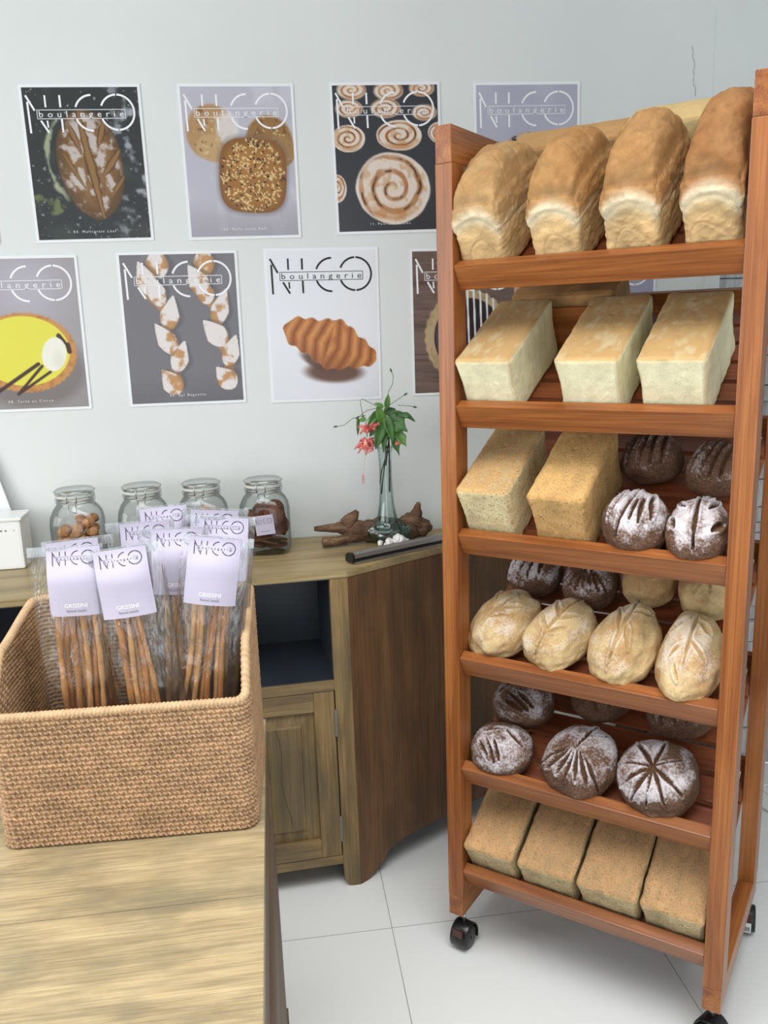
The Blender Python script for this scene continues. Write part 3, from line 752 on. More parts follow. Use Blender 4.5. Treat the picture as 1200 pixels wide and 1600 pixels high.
new_obj('woven_lining', basket_wall('woven_lining', .007, -1, .0022, .0018), wick, bask, smooth_shade=True)
box_obj('basket_floor', (-BW/2+.006, -BD/2+.006, 0), (BW/2-.006, BD/2-.006, .006), plain('rattan_floor', (150, 112, 76), .7), bask, 0)
P, nr, s = perim(.0012, .0035); zt = rim_z(P[:, 1]); nseg = 14; V = []
T3 = np.stack([np.roll(P[:, 0], -1)-np.roll(P[:, 0], 1), np.roll(P[:, 1], -1)-np.roll(P[:, 1], 1), np.roll(zt, -1)-np.roll(zt, 1)], 1); T3 /= np.linalg.norm(T3, axis=1)[:, None]
ctr3 = np.stack([P[:, 0], P[:, 1], zt], 1); n3 = np.stack([nr[:, 0], nr[:, 1], 0*zt], 1); b3 = np.cross(T3, n3); b3 /= np.linalg.norm(b3, axis=1)[:, None]
A = np.arange(nseg)*2*math.pi/nseg
rr = .0056*(1+.36*np.abs(np.sin(math.pi*(s[:, None]/.0060+A[None, :]/(2*math.pi)))))
V = ctr3[:, None]+n3[:, None]*(np.cos(A)[None, :, None]*rr[..., None])+b3[:, None]*(np.sin(A)[None, :, None]*rr[..., None])
nn = len(P); idx = np.arange(nn*nseg).reshape(nn, nseg); ra = np.roll(idx, -1, 0); rb = np.roll(idx, -1, 1); rc = np.roll(ra, -1, 1)
F = np.stack([idx, ra, rc, rb], -1).reshape(-1, 4); Cc = np.zeros((nn*nseg, 3)); Cc[:] = lin((188, 156, 120)); Cc *= (1+.2*NZ.fbm(V.reshape(-1, 3), 60, 2))[:, None]
new_obj('wrapped_rim', pymesh('wrapped_rim', V.reshape(-1, 3), F, Cc), wick, bask, smooth_shade=True)

# ------------------------------------------------------------------ bags of breadsticks
film = clear('clear_bag_film', tint=(.99, .99, .992), edge=(.90, .92, .93), gloss=.06, rough=.035, milk=.012, bump=.9, bscale=22, blend=.4, gl_edge=.55)
seal = clear('sealed_film_edge', tint=(.93, .94, .96), edge=(.8, .84, .86), gloss=.12, rough=.14, milk=.14, bump=.6, bscale=60, blend=.4, gl_edge=.5)
crust_m = vcol('breadstick_crust', rough=.55, speck=.25, speck_scale=420, bump=.3, bump_scale=500, spec=.3)
BAGL, BAGW = .405, .108
def film_mesh(seed, Wb, Lb, thick):
    nx_, nz_ = 26, 70
    u = np.linspace(-1, 1, nx_+1); v = np.linspace(0, 1, nz_+1); U, Vv = np.meshgrid(u, v); V = []; F = []
    off = 0
    for sgn in (-1, 1):
        t = thick*np.sqrt(np.clip(1-U**4, 0, 1))*smooth(0, .35, Vv)*smooth(1.0, .96, Vv)
        wr = n2(U*.8+seed, Vv*1.6, 5, seed+sgn, 3)*.004*smooth(0, .1, 1-np.abs(U))*smooth(0, .06, Vv)
        wr += .0012*np.sin((U*2.3+Vv*9+3*n2(U, Vv, 2, seed))*6)*smooth(0, .2, Vv)*(1-np.abs(U))
        X = U*Wb/2*(1-.07*smooth(0, .5, Vv)*np.sin(Vv*3)); Yq = sgn*(t+.0006)+sgn*np.abs(wr); Z = -Vv*Lb
        P = np.stack([X, Yq, Z], -1).reshape(-1, 3); idx = np.arange(P.shape[0]).reshape(nz_+1, nx_+1)+off
        f = np.stack([idx[:-1, :-1], idx[1:, :-1], idx[1:, 1:], idx[:-1, 1:]], -1).reshape(-1, 4)
        if sgn > 0: f = f[:, ::-1]
        V.append(P); F.append(f); off += len(P)
    return pymesh('film', np.concatenate(V), np.concatenate(F))
def stick_mesh(seed, x0, x1, z0, z1, yo):
    rnd = random.Random(seed); n = 34; ph = rnd.uniform(0, 6); amp = rnd.uniform(.0012, .0035); rad = rnd.uniform(.0037, .0049)
    pts = []; rad_l = []
    for i in range(n):
        t = i/(n-1); x = x0+(x1-x0)*t+amp*math.sin(ph+t*rnd.uniform(6.8, 7.2)); y = yo+.0016*math.sin(ph*2+t*9)
        pts.append((x, y, z0+(z1-z0)*t)); rad_l.append(rad*(1+.12*math.sin(ph+t*23)+.06*math.sin(t*51+ph))*(.55 if i in (0, n-1) else 1))
    V, F = tube_data(pts, rad_l, 10); V = np.array([tuple(v) for v in V])
    c = np.array(random.Random(seed+1).choice([(222, 176, 116), (206, 154, 94), (184, 128, 76), (230, 188, 132), (196, 142, 86)]), float)
    nn = NZ.fbm(V, 55, 3)
    C = lin(np.clip(c[None, :]*(1+.30*nn[:, None])*np.array([1, 1-.05, 1-.1]), 0, 255))
    return pymesh('breadstick', V, F, C)
CARDW, CARDH = .0775, .101
def card_mesh(seed, h=CARDH):
    n, m_ = 16, 20; u = np.linspace(0, 1, n+1); v = np.linspace(0, 1, m_+1); U, Vv = np.meshgrid(u, v)
    X = (U-.5)*CARDW; Z = -Vv*h; Y_ = card_y(U, Vv, seed)
    P = np.stack([X, Y_, Z], -1).reshape(-1, 3); idx = np.arange(P.shape[0]).reshape(m_+1, n+1)
    F = np.stack([idx[:-1, :-1], idx[1:, :-1], idx[1:, 1:], idx[:-1, 1:]], -1).reshape(-1, 4)
    V2 = np.concatenate([P, P+np.array([0, .0005, 0])]); k = len(P)
    return pymesh('header_card', V2, np.concatenate([F, F[:, ::-1]+k]))
def card_y(U, Vv, seed):
    U = np.asarray(U, float); Vv = np.asarray(Vv, float)
    return -.0042-.0155*smooth(0, .5, Vv)*np.sqrt(np.clip(1-((U-.5)*1.7)**2, .0, 1))+.0016*np.sin(U*3+seed)+.001*np.sin(Vv*5+seed*2)
def on_card(P, seed, h=CARDH, eps=.0005):
    """flat lettering (x right from card's left, y up from its top, in card widths) wrapped on to the card"""
    A = np.array([(p[0], p[1]) for p in P]); U = A[:, 0]; Vv = -A[:, 1]*CARDW/h
    return np.stack([(U-.5)*CARDW, card_y(U, Vv, seed)-eps, A[:, 1]*CARDW], 1)
ORD = ['front left', 'front centre', 'front right']
def bag(x, y, z, roll, lean, seed, label, where, ns=7, spread=(.052, .066), sx=0.0, dx=0.0, card_dx=0.0, twist=0.0):
    o = empty('breadstick_bag', (x, y, z), (R(lean), R(roll), R(twist)), label, 'bag', 'clear bags of breadsticks in the basket')
    new_obj('film', film_mesh(seed*.37, BAGW, BAGL, .0125), film, o, smooth_shade=True).location = (dx, 0, 0)
    s_ = pymesh('sealed_edge', [(-BAGW/2+dx, -.0022, .002), (BAGW/2+dx, -.0022, .002), (BAGW/2+dx, -.0022, -.012), (-BAGW/2+dx, -.0022, -.012), (-BAGW/2+dx, .001, .002), (BAGW/2+dx, .001, .002), (BAGW/2+dx, .001, -.012), (-BAGW/2+dx, .001, -.012)], [(0, 3, 2, 1), (4, 5, 6, 7), (0, 1, 5, 4)])
    new_obj('sealed_edge', s_, seal, o)
    cd_ = new_obj('header_card', card_mesh(seed), cardpaper, o, smooth_shade=True); cd_.location = (card_dx, 0, 0)
    V, F = _logo(); t, tf = text_data('boulangerie', .075, 1.75); xs = [v[0] for v in t]; k = .70/(max(xs)-min(xs))
    V, F = merge([(V, F), ([(v[0]*k+.495, v[1]*.95-.239, 0) for v in t], tf)])
    # keep the brand mark upright on the card: x in card widths, small margin
    V = [(.06+v[0]*.90, v[1]*.86+.0, 0) for v in V]
    V = np.array(V)
    bd = new_obj('black_lettering', pymesh('black_lettering', on_card(V, seed), F), ink_black, cd_)
    t, tf = text_data('GRISSINI', .115, 1.0); new_obj('white_lettering', pymesh('white_lettering', on_card([(v[0]+.5, v[1]-1.10) for v in t], seed), tf), ink_white, cd_)
    t, tf = text_data('fennel seeds', .075, 1.0); new_obj('grey_lettering', pymesh('grey_lettering', on_card([(v[0]+.5, v[1]-1.20) for v in t], seed), tf), ink_grey, cd_)
    mw = Matrix.Translation((x, y, z)) @ Euler((R(lean), R(roll), R(twist))).to_matrix().to_4x4()
    rnd = random.Random(seed*7+1)
    for i in range(ns):
        f = (i+.5)/ns-.5
        j = rnd.uniform(-.005, .005)
        st_ = new_obj('breadstick', stick_mesh(seed*50+i, sx+f*spread[0]+j, sx+f*spread[1]*rnd.choice((1, 1.1, .8, -.3 if i == 2 else 1))+rnd.uniform(-.004, .004), -.055-rnd.uniform(0, .012), -BAGL+.012+rnd.uniform(0, .01), (.0035 if i % 2 else -.0045)), crust_m, smooth_shade=True)
        st_.matrix_world = mw
        tag(st_, 'thin baked breadstick inside the '+where, 'breadstick', 'breadsticks in the '+where)
bag(-.307, 1.250, 1.198, 0, -3, 1, 'clear bag of breadsticks with lilac header card, leftmost at the front of the basket', 'front left bag', sx=-.002, dx=-.01, card_dx=.002)
bag(-.237, 1.238, 1.194, -5.5, -4, 2, 'clear bag of breadsticks with lilac card tilted to the left, front centre of the basket', 'front centre bag', spread=(.046, .036), ns=7, sx=-.006, dx=.006)
bag(-.098, 1.256, 1.197, 9, -3.5, 3, 'clear bag of breadsticks with lilac card tilted to the right, front right of the basket', 'front right bag', spread=(.054, .068), ns=7, dx=.004)
bag(-.160, 1.305, 1.203, 2, -3, 4, 'clear bag of breadsticks wedged between the front centre and front right bags', 'bag wedged between the front bags', ns=6, dx=-.006)
bag(-.318, 1.302, 1.196, -3.5, -3, 5, 'clear bag of breadsticks almost hidden behind the leftmost front bag', 'bag behind the front left bag', ns=5, dx=.008)
bag(-.215, 1.350, 1.207, -1, -3, 6, 'clear bag of breadsticks behind the front centre bag, its brand lettering cut at half height', 'bag behind the front centre bag', ns=6, dx=-.008)
bag(-.096, 1.335, 1.211, 6, -3, 7, 'clear bag of breadsticks behind the front right bag, nearest the right rim', 'bag behind the front right bag', ns=6, dx=.003, card_dx=.008, spread=(.05, .05))
bag(-.192, 1.408, 1.219, -3, -2, 8, 'clear bag of breadsticks standing tallest at the back centre of the basket', 'tallest bag at the back centre', ns=5, dx=.010)
bag(-.106, 1.385, 1.213, 5, -2, 9, 'clear bag of breadsticks at the back right corner of the basket', 'bag at the back right', ns=5)

# ------------------------------------------------------------------ clip-top jars
jar_glass = clear('jar_glass', tint=(.97, .985, .98), edge=(.30, .38, .37), gloss=.05, rough=.02, blend=.22, gl_edge=.55)
lid_glass = clear('jar_lid_glass', tint=(.86, .90, .89), edge=(.35, .42, .41), gloss=.12, rough=.05, blend=.3, gl_edge=.6)
cookie_m = vcol('biscuit_crust', rough=.7, speck=.22, speck_scale=330, bump=.35, bump_scale=220, spec=.2)
rubber = plain('pale_seal', (196, 198, 196), .6)
def jar(x, y, yaw, label, lab_dx, lab_z, lab_roll, card=True):
    o = empty('glass_jar', (x, y, .9012), (0, 0, R(yaw)), label, 'jar', 'clip-top jars on the counter')
    h = .0
    prof = [(.0, .004, 1), (.050, .004, 1), (.060, .002, 1), (.0665, .010, 1), (.068, .03, 1), (.068, .115, 1), (.0655, .135, .9), (.059, .150, .6), (.0515, .160, .25), (.0475, .166, 0), (.0475, .180, 0), (.050, .182, 0)]
    V, F = lathe_data([(r, z, s_*.72) for r, z, s_ in prof], 56)
    new_obj('jar_body', pymesh('jar_body', V, F), jar_glass, o, smooth_shade=True)
    lid = [(.0005, .207), (.030, .2065), (.046, .205), (.0505, .201), (.051, .196), (.0505, .192), (.049, .190)]
    V, F = lathe_data(lid, 56); new_obj('glass_lid', pymesh('glass_lid', V, F), lid_glass, o, smooth_shade=True)
    V, F = lathe_data([(.0475, .182), (.0512, .1835), (.0512, .188), (.0475, .1895)], 48); new_obj('rubber_seal', pymesh('rubber_seal', V, F), rubber, o, smooth_shade=True)
    ringp = lambda z, r, n=48: [(r*math.cos(2*math.pi*k/n), r*math.sin(2*math.pi*k/n), z) for k in range(n+1)]
    parts = [tube_data(ringp(.1765, .0515), .0013, 6), tube_data(ringp(.199, .0525), .0013, 6), tube_data(ringp(.169, .0505), .0010, 6)]
    # bail at the front
    for sx_ in (-.012, .012): parts.append(tube_data([(sx_, -.0535, .199), (sx_, -.056, .190), (sx_, -.0545, .174)], .0014, 6))
    parts.append(tube_data([(-.012, -.0545, .174), (.012, -.0545, .174)], .0014, 6))
    parts.append(tube_data([(-.009, -.0525, .168), (-.0105, -.061, .148), (.0105, -.061, .148), (.009, -.0525, .168)], .0012, 6))
    parts.append(tube_data([(-.0105, -.061, .148), (-.004, -.0625, .153), (.0105, -.061, .148)], .0010, 6))
    V, F = merge(parts); new_obj('wire_clip', pymesh('wire_clip', V, F), steel, o, smooth_shade=True)
    if card:
        c = empty('label_card', (lab_dx, -.0705, lab_z), (0, R(lab_roll), 0)); c.parent = o
        box_obj('card_sheet', (-.0255, 0, -.027), (.0255, .0007, .027), cardpaper, c, 0)
        V, F = _logo(); V = [((v[0]-.5)*.049, -.0005, (v[1]+.28)*.049+.008) for v in V]; new_obj('black_lettering', pymesh('black_lettering', V, F), ink_black, c)
        t, tf = text_data('butter cookies', .0042, 1.0); new_obj('grey_lettering', pymesh('grey_lettering', [(v[0], -.0005, v[1]-.017) for v in t], tf), ink_grey, c)
    return o
def cookie_ball(seed, r, c, flat=.8):
    bm = bmesh.new(); bmesh.ops.create_icosphere(bm, subdivisions=4, radius=1); V = np.array([tuple(v.co) for v in bm.verts]); F = [tuple(v.index for v in f.verts) for f in bm.faces]; bm.free()
    nn = NZ.fbm(V+seed, 1.4, 3); V = V*(1+.16*nn)[:, None]; V[:, 2] *= flat
    cr_ = np.exp(-((V[:, 0]*.8+.3*np.sin(V[:, 1]*2+seed))/.10)**2); V *= (1-.12*cr_)[:, None]
    C = lin(np.clip(np.array(c)*(1+.25*nn[:, None]), 0, 255)); C *= (1-.35*cr_[:, None])
    return pymesh('cookie', V*r, F, C)
def cookie_disc(seed, r, t, c):
    n = 40; rings = [(0, 1), (.35, 1.02), (.7, .98), (.92, .8), (1, .35), (1, -.35), (.92, -.8), (.5, -.9), (0, -.9)]
    V, F = lathe_data([(max(a, .001)*r, b_*t/2) for a, b_ in rings], n); V = np.array(V); nn = NZ.fbm(V/r+seed, 1.6, 3); V *= (1+.09*nn)[:, None]
    return pymesh('cookie', V, F, lin(np.clip(np.array(c)*(1+.3*nn[:, None]), 0, 255)))
def put_cookies(jo, meshes, spots, label, group):
    first = {}
    for k, (px, py, pz, rx, ry, rz) in enumerate(spots):
        me = meshes[k % len(meshes)]
        if k < len(meshes): c = new_obj('cookie', me, cookie_m, smooth_shade=True); first[k] = c
        else: c = first[k % len(meshes)].copy(); col.objects.link(c)
        M = Matrix.Translation(jo.location) @ Matrix.Rotation(jo.rotation_euler.z, 4, 'Z') @ Matrix.Translation((px, py, pz)) @ Euler((rx, ry, rz)).to_matrix().to_4x4()
        c.matrix_world = M; tag(c, label, 'cookie', group)
J1 = jar(-.540, 2.295, 3, 'clip-top glass jar of round tan cookies, leftmost of the four jars', -.004, .052, -4)
J2 = jar(-.366, 2.300, 5, 'clip-top glass jar second from the left, nearly empty above the bags', 0, .06, 0)
J3 = jar(-.208, 2.300, -2, 'clip-top glass jar third from the left with a few tan biscuits showing', 0, .05, 0)
J4 = jar(-.040, 2.290, -6, 'clip-top glass jar of dark flat cookies, rightmost of the four jars', .006, .088, -6)
rnd = random.Random(8)
def layers(nl, z0, dz, per, r, rnd, top=None):
    S = []
    for l in range(nl):
        a0 = rnd.uniform(0, 6)
        for k in range(per):
            a = a0+k*6.283/per; S.append((r*math.cos(a), r*math.sin(a), z0+l*dz+rnd.uniform(-.003, .003), rnd.uniform(-.5, .5), rnd.uniform(-.5, .5), rnd.uniform(0, 6)))
        S.append((rnd.uniform(-.006, .006), rnd.uniform(-.006, .006), z0+l*dz+.004, rnd.uniform(-.5, .5), rnd.uniform(-.5, .5), rnd.uniform(0, 6)))
    return S
tan_ = (186, 134, 92)
sp = layers(4, .020, .0235, 6, .042, rnd)+[(.030, -.018, .112, .4, 0, 0), (.036, .022, .116, 0, .4, 1), (.004, .03, .113, .3, .3, 2)]
put_cookies(J1, [cookie_ball(k, .0165, tan_) for k in range(4)], sp, 'round cracked tan cookie in the leftmost jar', 'round cookies in the leftmost jar')
sp = layers(2, .020, .0235, 6, .042, rnd)
put_cookies(J2, [cookie_ball(k+9, .0155, (196, 150, 104)) for k in range(3)], sp, 'pale cookie low in the second jar from the left', 'cookies in the second jar')
sp = [(.030*math.cos(k*1.3), .030*math.sin(k*1.3), .014+.0065*k, rnd.uniform(-.15, .15), rnd.uniform(-.15, .15), 0) for k in range(18)]
put_cookies(J3, [cookie_disc(k, .027, .009, (198, 146, 96)) for k in range(3)], sp, 'tan disc biscuit in the third jar from the left', 'biscuits in the third jar')
sp = [(.030*math.cos(k*1.25), .030*math.sin(k*1.25), .014+.0040*k, .35*math.sin(k), rnd.uniform(-.35, .35), 0) for k in range(20)]
sp += [(-.02, -.048, .088, 1.45, .1, .2), (.02, .045, .10, 1.4, .1, 0), (-.046, 0, .085, .1, 1.45, 0)]
sp += [(.043, -.030, .078, 1.45, .2, .5), (.045, .0, .098, .2, 1.35, 0), (.025, .018, .112, 1.3, .1, .2), (-.012, .02, .105, 1.35, .2, -.2), (-.03, -.02, .094, .5, .3, 0), (.046, .03, .062, .1, 1.5, 0), (-.040, .025, .09, .4, .8, 0), (.030, -.046, .104, 1.5, 0, .1)]
put_cookies(J4, [cookie_disc(k+20, .028, .008, (104, 62, 44)) for k in range(3)], sp, 'dark brown flat cookie in the rightmost jar', 'dark cookies in the rightmost jar')

# ------------------------------------------------------------------ white box and leaning board at the left
wb = empty('white_box', (-.84, 2.31, .9012), (0, 0, R(2)), 'white plastic box on the counter, cut by the left edge of the photo', 'box')
bm = bmesh.new(); add_box(bm, (-.16, -.05, 0), (.158, .05, .138), .007); bm_obj('box_body', bm, white_plastic, wb, smooth_shade=False)
box_obj('box_rim', (-.164, -.054, .132), (.162, .054, .140), white_plastic, wb, .002)
bm = bmesh.new()
for k, (bx, ww) in enumerate(((.105, .006), (.118, .004), (.140, .0015))): add_box(bm, (bx, -.0508, .104), (bx+ww, -.0500, .108))
bm_obj('small_print_mark', bm, ink_grey, wb)
lb = box_obj('leaning_board', (-.20, -.003, 0), (0, .003, .36), plain('white_board', (226, 230, 230), .45), None, .001)
lb.location = (-.698, 2.372, .9015); lb.rotation_euler = (R(-6), R(-15), 0)
tag(lb, 'thin white board leaning on the wall behind the white box at the left edge', 'board')

# ------------------------------------------------------------------ driftwood vase with hibiscus
dw = empty('driftwood', (.29, 2.30, .9012), (0, 0, 0), 'gnarled piece of brown driftwood lying on the counter under the glass vase', 'driftwood')
def gnarl(name, pts, rad, seed, flat=1.0):
    # resample
    P = [Vector(p) for p in pts]; Q = []; Rr = []
    for i in range(len(P)-1):
        for k in range(10): t = k/10; Q.append(P[i].lerp(P[i+1], t)); Rr.append(rad[i]*(1-t)+rad[i+1]*t)
    Q.append(P[-1]); Rr.append(rad[-1])
    V, F = tube_data(Q, Rr, 28); V = np.array([tuple(v) for v in V]); C3 = np.repeat(np.array([tuple(q) for q in Q]), 28, 0)
    d = V-C3; nn = NZ.fbm(V*np.array([.6, 1, 1])+seed, 45, 4); d *= (1+.55*nn)[:, None]; d[:, 2] *= flat; V = C3+d; V[:, 2] = np.maximum(V[:, 2], .0005)
    return new_obj(name, pymesh(name, V, F), drift, dw, smooth_shade=True)
gnarl('trunk', [(-.195, .01, .048), (-.13, 0, .050), (-.075, 0, .042), (-.02, .01, .030), (.05, .01, .030), (.085, 0, .036), (.125, 0, .034)], [.006, .014, .026, .034, .032, .036, .018], 1)
gnarl('branch', [(-.175, -.03, .014), (-.135, -.025, .014), (-.09, -.01, .022), (-.05, .0, .03)], [.014, .011, .016, .02], 2)
gnarl('knob', [(-.105, .0, .055), (-.085, .0, .078), (-.072, .0, .094)], [.022, .015, .005], 3)
gnarl('knob', [(.088, .0, .05), (.098, 0, .080), (.104, 0, .108)], [.030, .018, .004], 4)
gnarl('knob', [(.10, -.01, .03), (.12, -.012, .042), (.135, -.01, .03)], [.026, .016, .008], 5)
vase_glass = clear('vase_glass', tint=(.90, .97, .96), edge=(.34, .50, .48), gloss=.07, rough=.02, blend=.25, gl_edge=.6)
vase_teal = clear('thick_teal_glass', tint=(.60, .92, .90), edge=(.22, .62, .62), gloss=.12, rough=.05, blend=.35, gl_edge=.6, bump=.4, bscale=60)
vs = empty('glass_vase', (.300, 2.285, .945), (0, 0, 0), 'slender green-tinted glass vase moulded over the driftwood, holding flowers', 'vase')
prof = [(.034, .0), (.033, .012), (.027, .035), (.0215, .066), (.0185, .10), (.017, .15), (.0175, .185), (.019, .212), (.022, .230)]
V, F = lathe_data(prof, 40); new_obj('vase_neck', pymesh('vase_neck', V, F), vase_glass, vs, smooth_shade=True)
V, F = tube_data([(.022*math.cos(2*math.pi*k/40), .022*math.sin(2*math.pi*k/40), .230) for k in range(41)], .0011, 6); new_obj('vase_lip', pymesh('vase_lip', V, F), vase_glass, vs, smooth_shade=True)
bm = bmesh.new(); bmesh.ops.create_icosphere(bm, subdivisions=5, radius=1); V = np.array([tuple(v.co) for v in bm.verts]); F = [tuple(v.index for v in f.verts) for f in bm.faces]; bm.free()
nn = NZ.fbm(V, 1.6, 3); V *= (1+.25*nn)[:, None]; V *= np.array([.056, .044, .034]); V[:, 2] -= .006
new_obj('moulded_base', pymesh('moulded_base', V, F), vase_teal, vs, smooth_shade=True)
V, F = lathe_data([(.034, .0), (.044, -.002), (.046, -.006), (.03, -.008)], 40); new_obj('base_ring', pymesh('base_ring', V, F), vase_teal, vs, smooth_shade=True)
box_obj('glass_tab', (.036, -.03, -.030), (.060, -.024, .008), vase_teal, vs, .003)

stem_m = plain('dark_stem', (52, 40, 30), .7); green_stem = plain('green_stem', (70, 92, 44), .6)
leaf_m = plain('hibiscus_leaf', (52, 92, 38), .38, noise=.3, nscale=30)
leaf_l = plain('young_hibiscus_leaf', (92, 136, 62), .4, noise=.2, nscale=30)
petal = plain('coral_petal', (232, 118, 112), .5, noise=.2, nscale=60); petal_l = plain('pale_coral_petal', (244, 168, 160), .5)
fx, fy = .300, 2.285
bq = empty('flower_bunch', (fx, fy, 1.042), (0, 0, 0), 'bunch of leafy green stems with a coral fringed hibiscus in the glass vase', 'flowers')
def fl(p): return (p[0], p[1], p[2])
for pts, rd in (([(-.014, 0, .0), (-.006, .002, .055), (.001, 0, .10), (.004, 0, .155), (.006, 0, .21)], .0020), ([(.010, .003, .005), (.011, 0, .06), (.012, 0, .12), (.012, 0, .18)], .0024), ([(-.016, .004, .03), (-.012, 0, .062), (.004, 0, .11), (.016, 0, .17)], .0018), ([(.002, .004, .08), (.008, 0, .12), (-.008, .0, .19)], .0018)):
    tube_obj('stem', pts, rd, stem_m, bq, 7)
def px3(px, py, yy=0.0):      # small helper: offsets (metres) within the bunch, from its base
    return (px, yy, py)
def leaf(base, tip, wdt, m, droop=.01, lobes=0):
    a, b_ = Vector(base), Vector(tip); d = b_-a; Ln = d.length; d.normalize(); side = d.cross(Vector((0, -1, .25))).normalized(); up = side.cross(d)
    V = []; F = []; n = 12
    for i in range(n+1):
        t = i/n; ww = wdt*math.sin(math.pi*min(1, t**.75))**.8*(1-.25*t)
        if lobes: ww *= 1+.28*math.sin(t*lobes*6.283)
        c = a+d*Ln*t-Vector((0, 0, 1))*droop*t*t*1.2
        for k in (-1, -.5, 0, .5, 1): V.append(c+side*ww*k+up*(abs(k)*ww*.28))
    for i in range(n):
        for k in range(4): q = i*5+k; F.append((q, q+1, q+6, q+5))
    o_ = new_obj('leaf', pymesh('leaf', V, F), m, bq, smooth_shade=True)
    md = o_.modifiers.new('thickness', 'SOLIDIFY'); md.thickness = .0005
for i, (ba, ti, wd, m, lb_) in enumerate([((.0, -.01, .21), (-.030, -.035, .145), .020, leaf_m, 0), ((-.004, -.012, .20), (-.022, -.03, .262), .015, leaf_l, 0), ((-.01, -.006, .23), (-.05, -.02, .205), .014, leaf_m, 0),
        ((.012, -.012, .215), (.068, -.03, .232), .017, leaf_m, 0), ((.01, -.014, .215), (.060, -.04, .19), .024, leaf_m, 2), ((.014, -.01, .20), (.055, -.04, .150), .022, leaf_l, 3), ((.004, -.02, .22), (.018, -.045, .165), .016, leaf_m, 0),
        ((.008, .0, .235), (.014, -.008, .292), .009, leaf_l, 0), ((.0, .0, .24), (-.026, .0, .268), .007, leaf_l, 0), ((-.05, -.01, .21), (-.075, -.012, .222), .008, leaf_l, 0), ((.014, -.016, .18), (.035, -.04, .125), .013, leaf_m, 2),
        ((.0, -.012, .19), (-.008, -.035, .135), .012, leaf_m, 0), ((.006, .01, .22), (.035, .01, .25), .016, leaf_m, 0), ((-.004, .012, .21), (-.04, .012, .175), .018, leaf_m, 0), ((.05, -.02, .225), (.083, -.03, .215), .008, leaf_m, 0)]):
    leaf(ba, ti, wd, m, .012, lb_)
for pts in ([(0, 0, .235), (-.03, 0, .252), (-.058, 0, .268), (-.063, 0, .262), (-.058, 0, .225)], [(-.05, 0, .222), (-.085, 0, .216), (-.11, 0, .198), (-.128, 0, .196)], [(.006, 0, .25), (.016, 0, .285), (.028, 0, .305), (.030, 0, .325), (.026, 0, .336)],
            [(.006, 0, .24), (.03, 0, .255), (.058, 0, .272)], [(.04, 0, .245), (.07, 0, .243), (.082, 0, .24)], [(-.02, 0, .24), (-.045, 0, .236), (-.068, 0, .220)]):
    V1 = tube_data(pts, .0008, 6); e_ = Vector(pts[-1]); d_ = (e_-Vector(pts[-2])).normalized()
    V2 = tube_data([e_, e_+d_*.003, e_+d_*.008, e_+d_*.012], [.0008, .0026, .0024, .0006], 8)
    V, F = merge([V1, V2]); new_obj('tendril', pymesh('tendril', V, F), green_stem, bq, smooth_shade=True)
tube_obj('flower_stalk', [(0, 0, .225), (-.035, -.012, .225), (-.052, -.02, .205), (-.050, -.022, .165)], .0011, green_stem, bq, 7)
tube_obj('bud', [(-.072, -.012, .222), (-.073, -.014, .205), (-.074, -.015, .186), (-.075, -.015, .172)], [.002, .0045, .004, .001], green_stem, bq, 8)
def fringe(cx_, cy_, cz_, n, ln, up0, seed, name='petals'):
    rnd = random.Random(seed); parts = []
    for k in range(n):
        a = 6.283*k/n+rnd.uniform(-.2, .2); el = up0+rnd.uniform(-.35, .35); l_ = ln*rnd.uniform(.7, 1.1)
        d = Vector((math.cos(a)*math.cos(el), math.sin(a)*math.cos(el), math.sin(el))); c = Vector((cx_, cy_, cz_))
        mid = c+d*l_*.6+Vector((0, 0, .004)); tip = c+d*l_+Vector((0, 0, rnd.uniform(-.008, .008)))
        parts.append(tube_data([c, c+d*l_*.3, mid, tip], [.001, .0040, .0036, .0010], 6))
        for q in range(7):
            s_ = mid.lerp(tip, rnd.random()*.8); dd = Vector((rnd.uniform(-1, 1), rnd.uniform(-1, 1), rnd.uniform(-1, 1))).normalized()*.007
            parts.append(tube_data([s_, s_+dd*.6, s_+dd], [.0014, .0010, .0004], 5))
    V, F = merge(parts); return new_obj(name, pymesh(name, V, F), petal, bq, smooth_shade=True)
fringe(-.045, -.022, .180, 14, .034, .45, 1); fringe(-.054, -.022, .140, 18, .033, -.1, 2); fringe(-.050, -.022, .158, 12, .024, -.4, 3)
new_obj('pale_petals', pymesh('pale_petals', *tube_data([(-.056, -.034, .162), (-.056, -.038, .14), (-.057, -.036, .118)], [.002, .0075, .002], 8)), petal_l, bq, smooth_shade=True)
tube_obj('hanging_pistil', [(-.054, -.022, .125), (-.060, -.023, .10), (-.064, -.023, .07), (-.066, -.023, .045)], [.0006, .0004, .0004, .0004], petal_l, bq, 5)
parts = []
for k in range(26):
    a = k*2.4; z = .062-.001*k; parts.append(tube_data([(-.066, -.023, z), (-.066+.0055*math.cos(a), -.023+.0055*math.sin(a), z-.001)], .0006, 4))
V, F = merge(parts); new_obj('stamen_tip', pymesh('stamen_tip', V, F), petal, bq)
fringe(.034, -.03, .142, 5, .010, .2, 6, 'small_bud_petals')

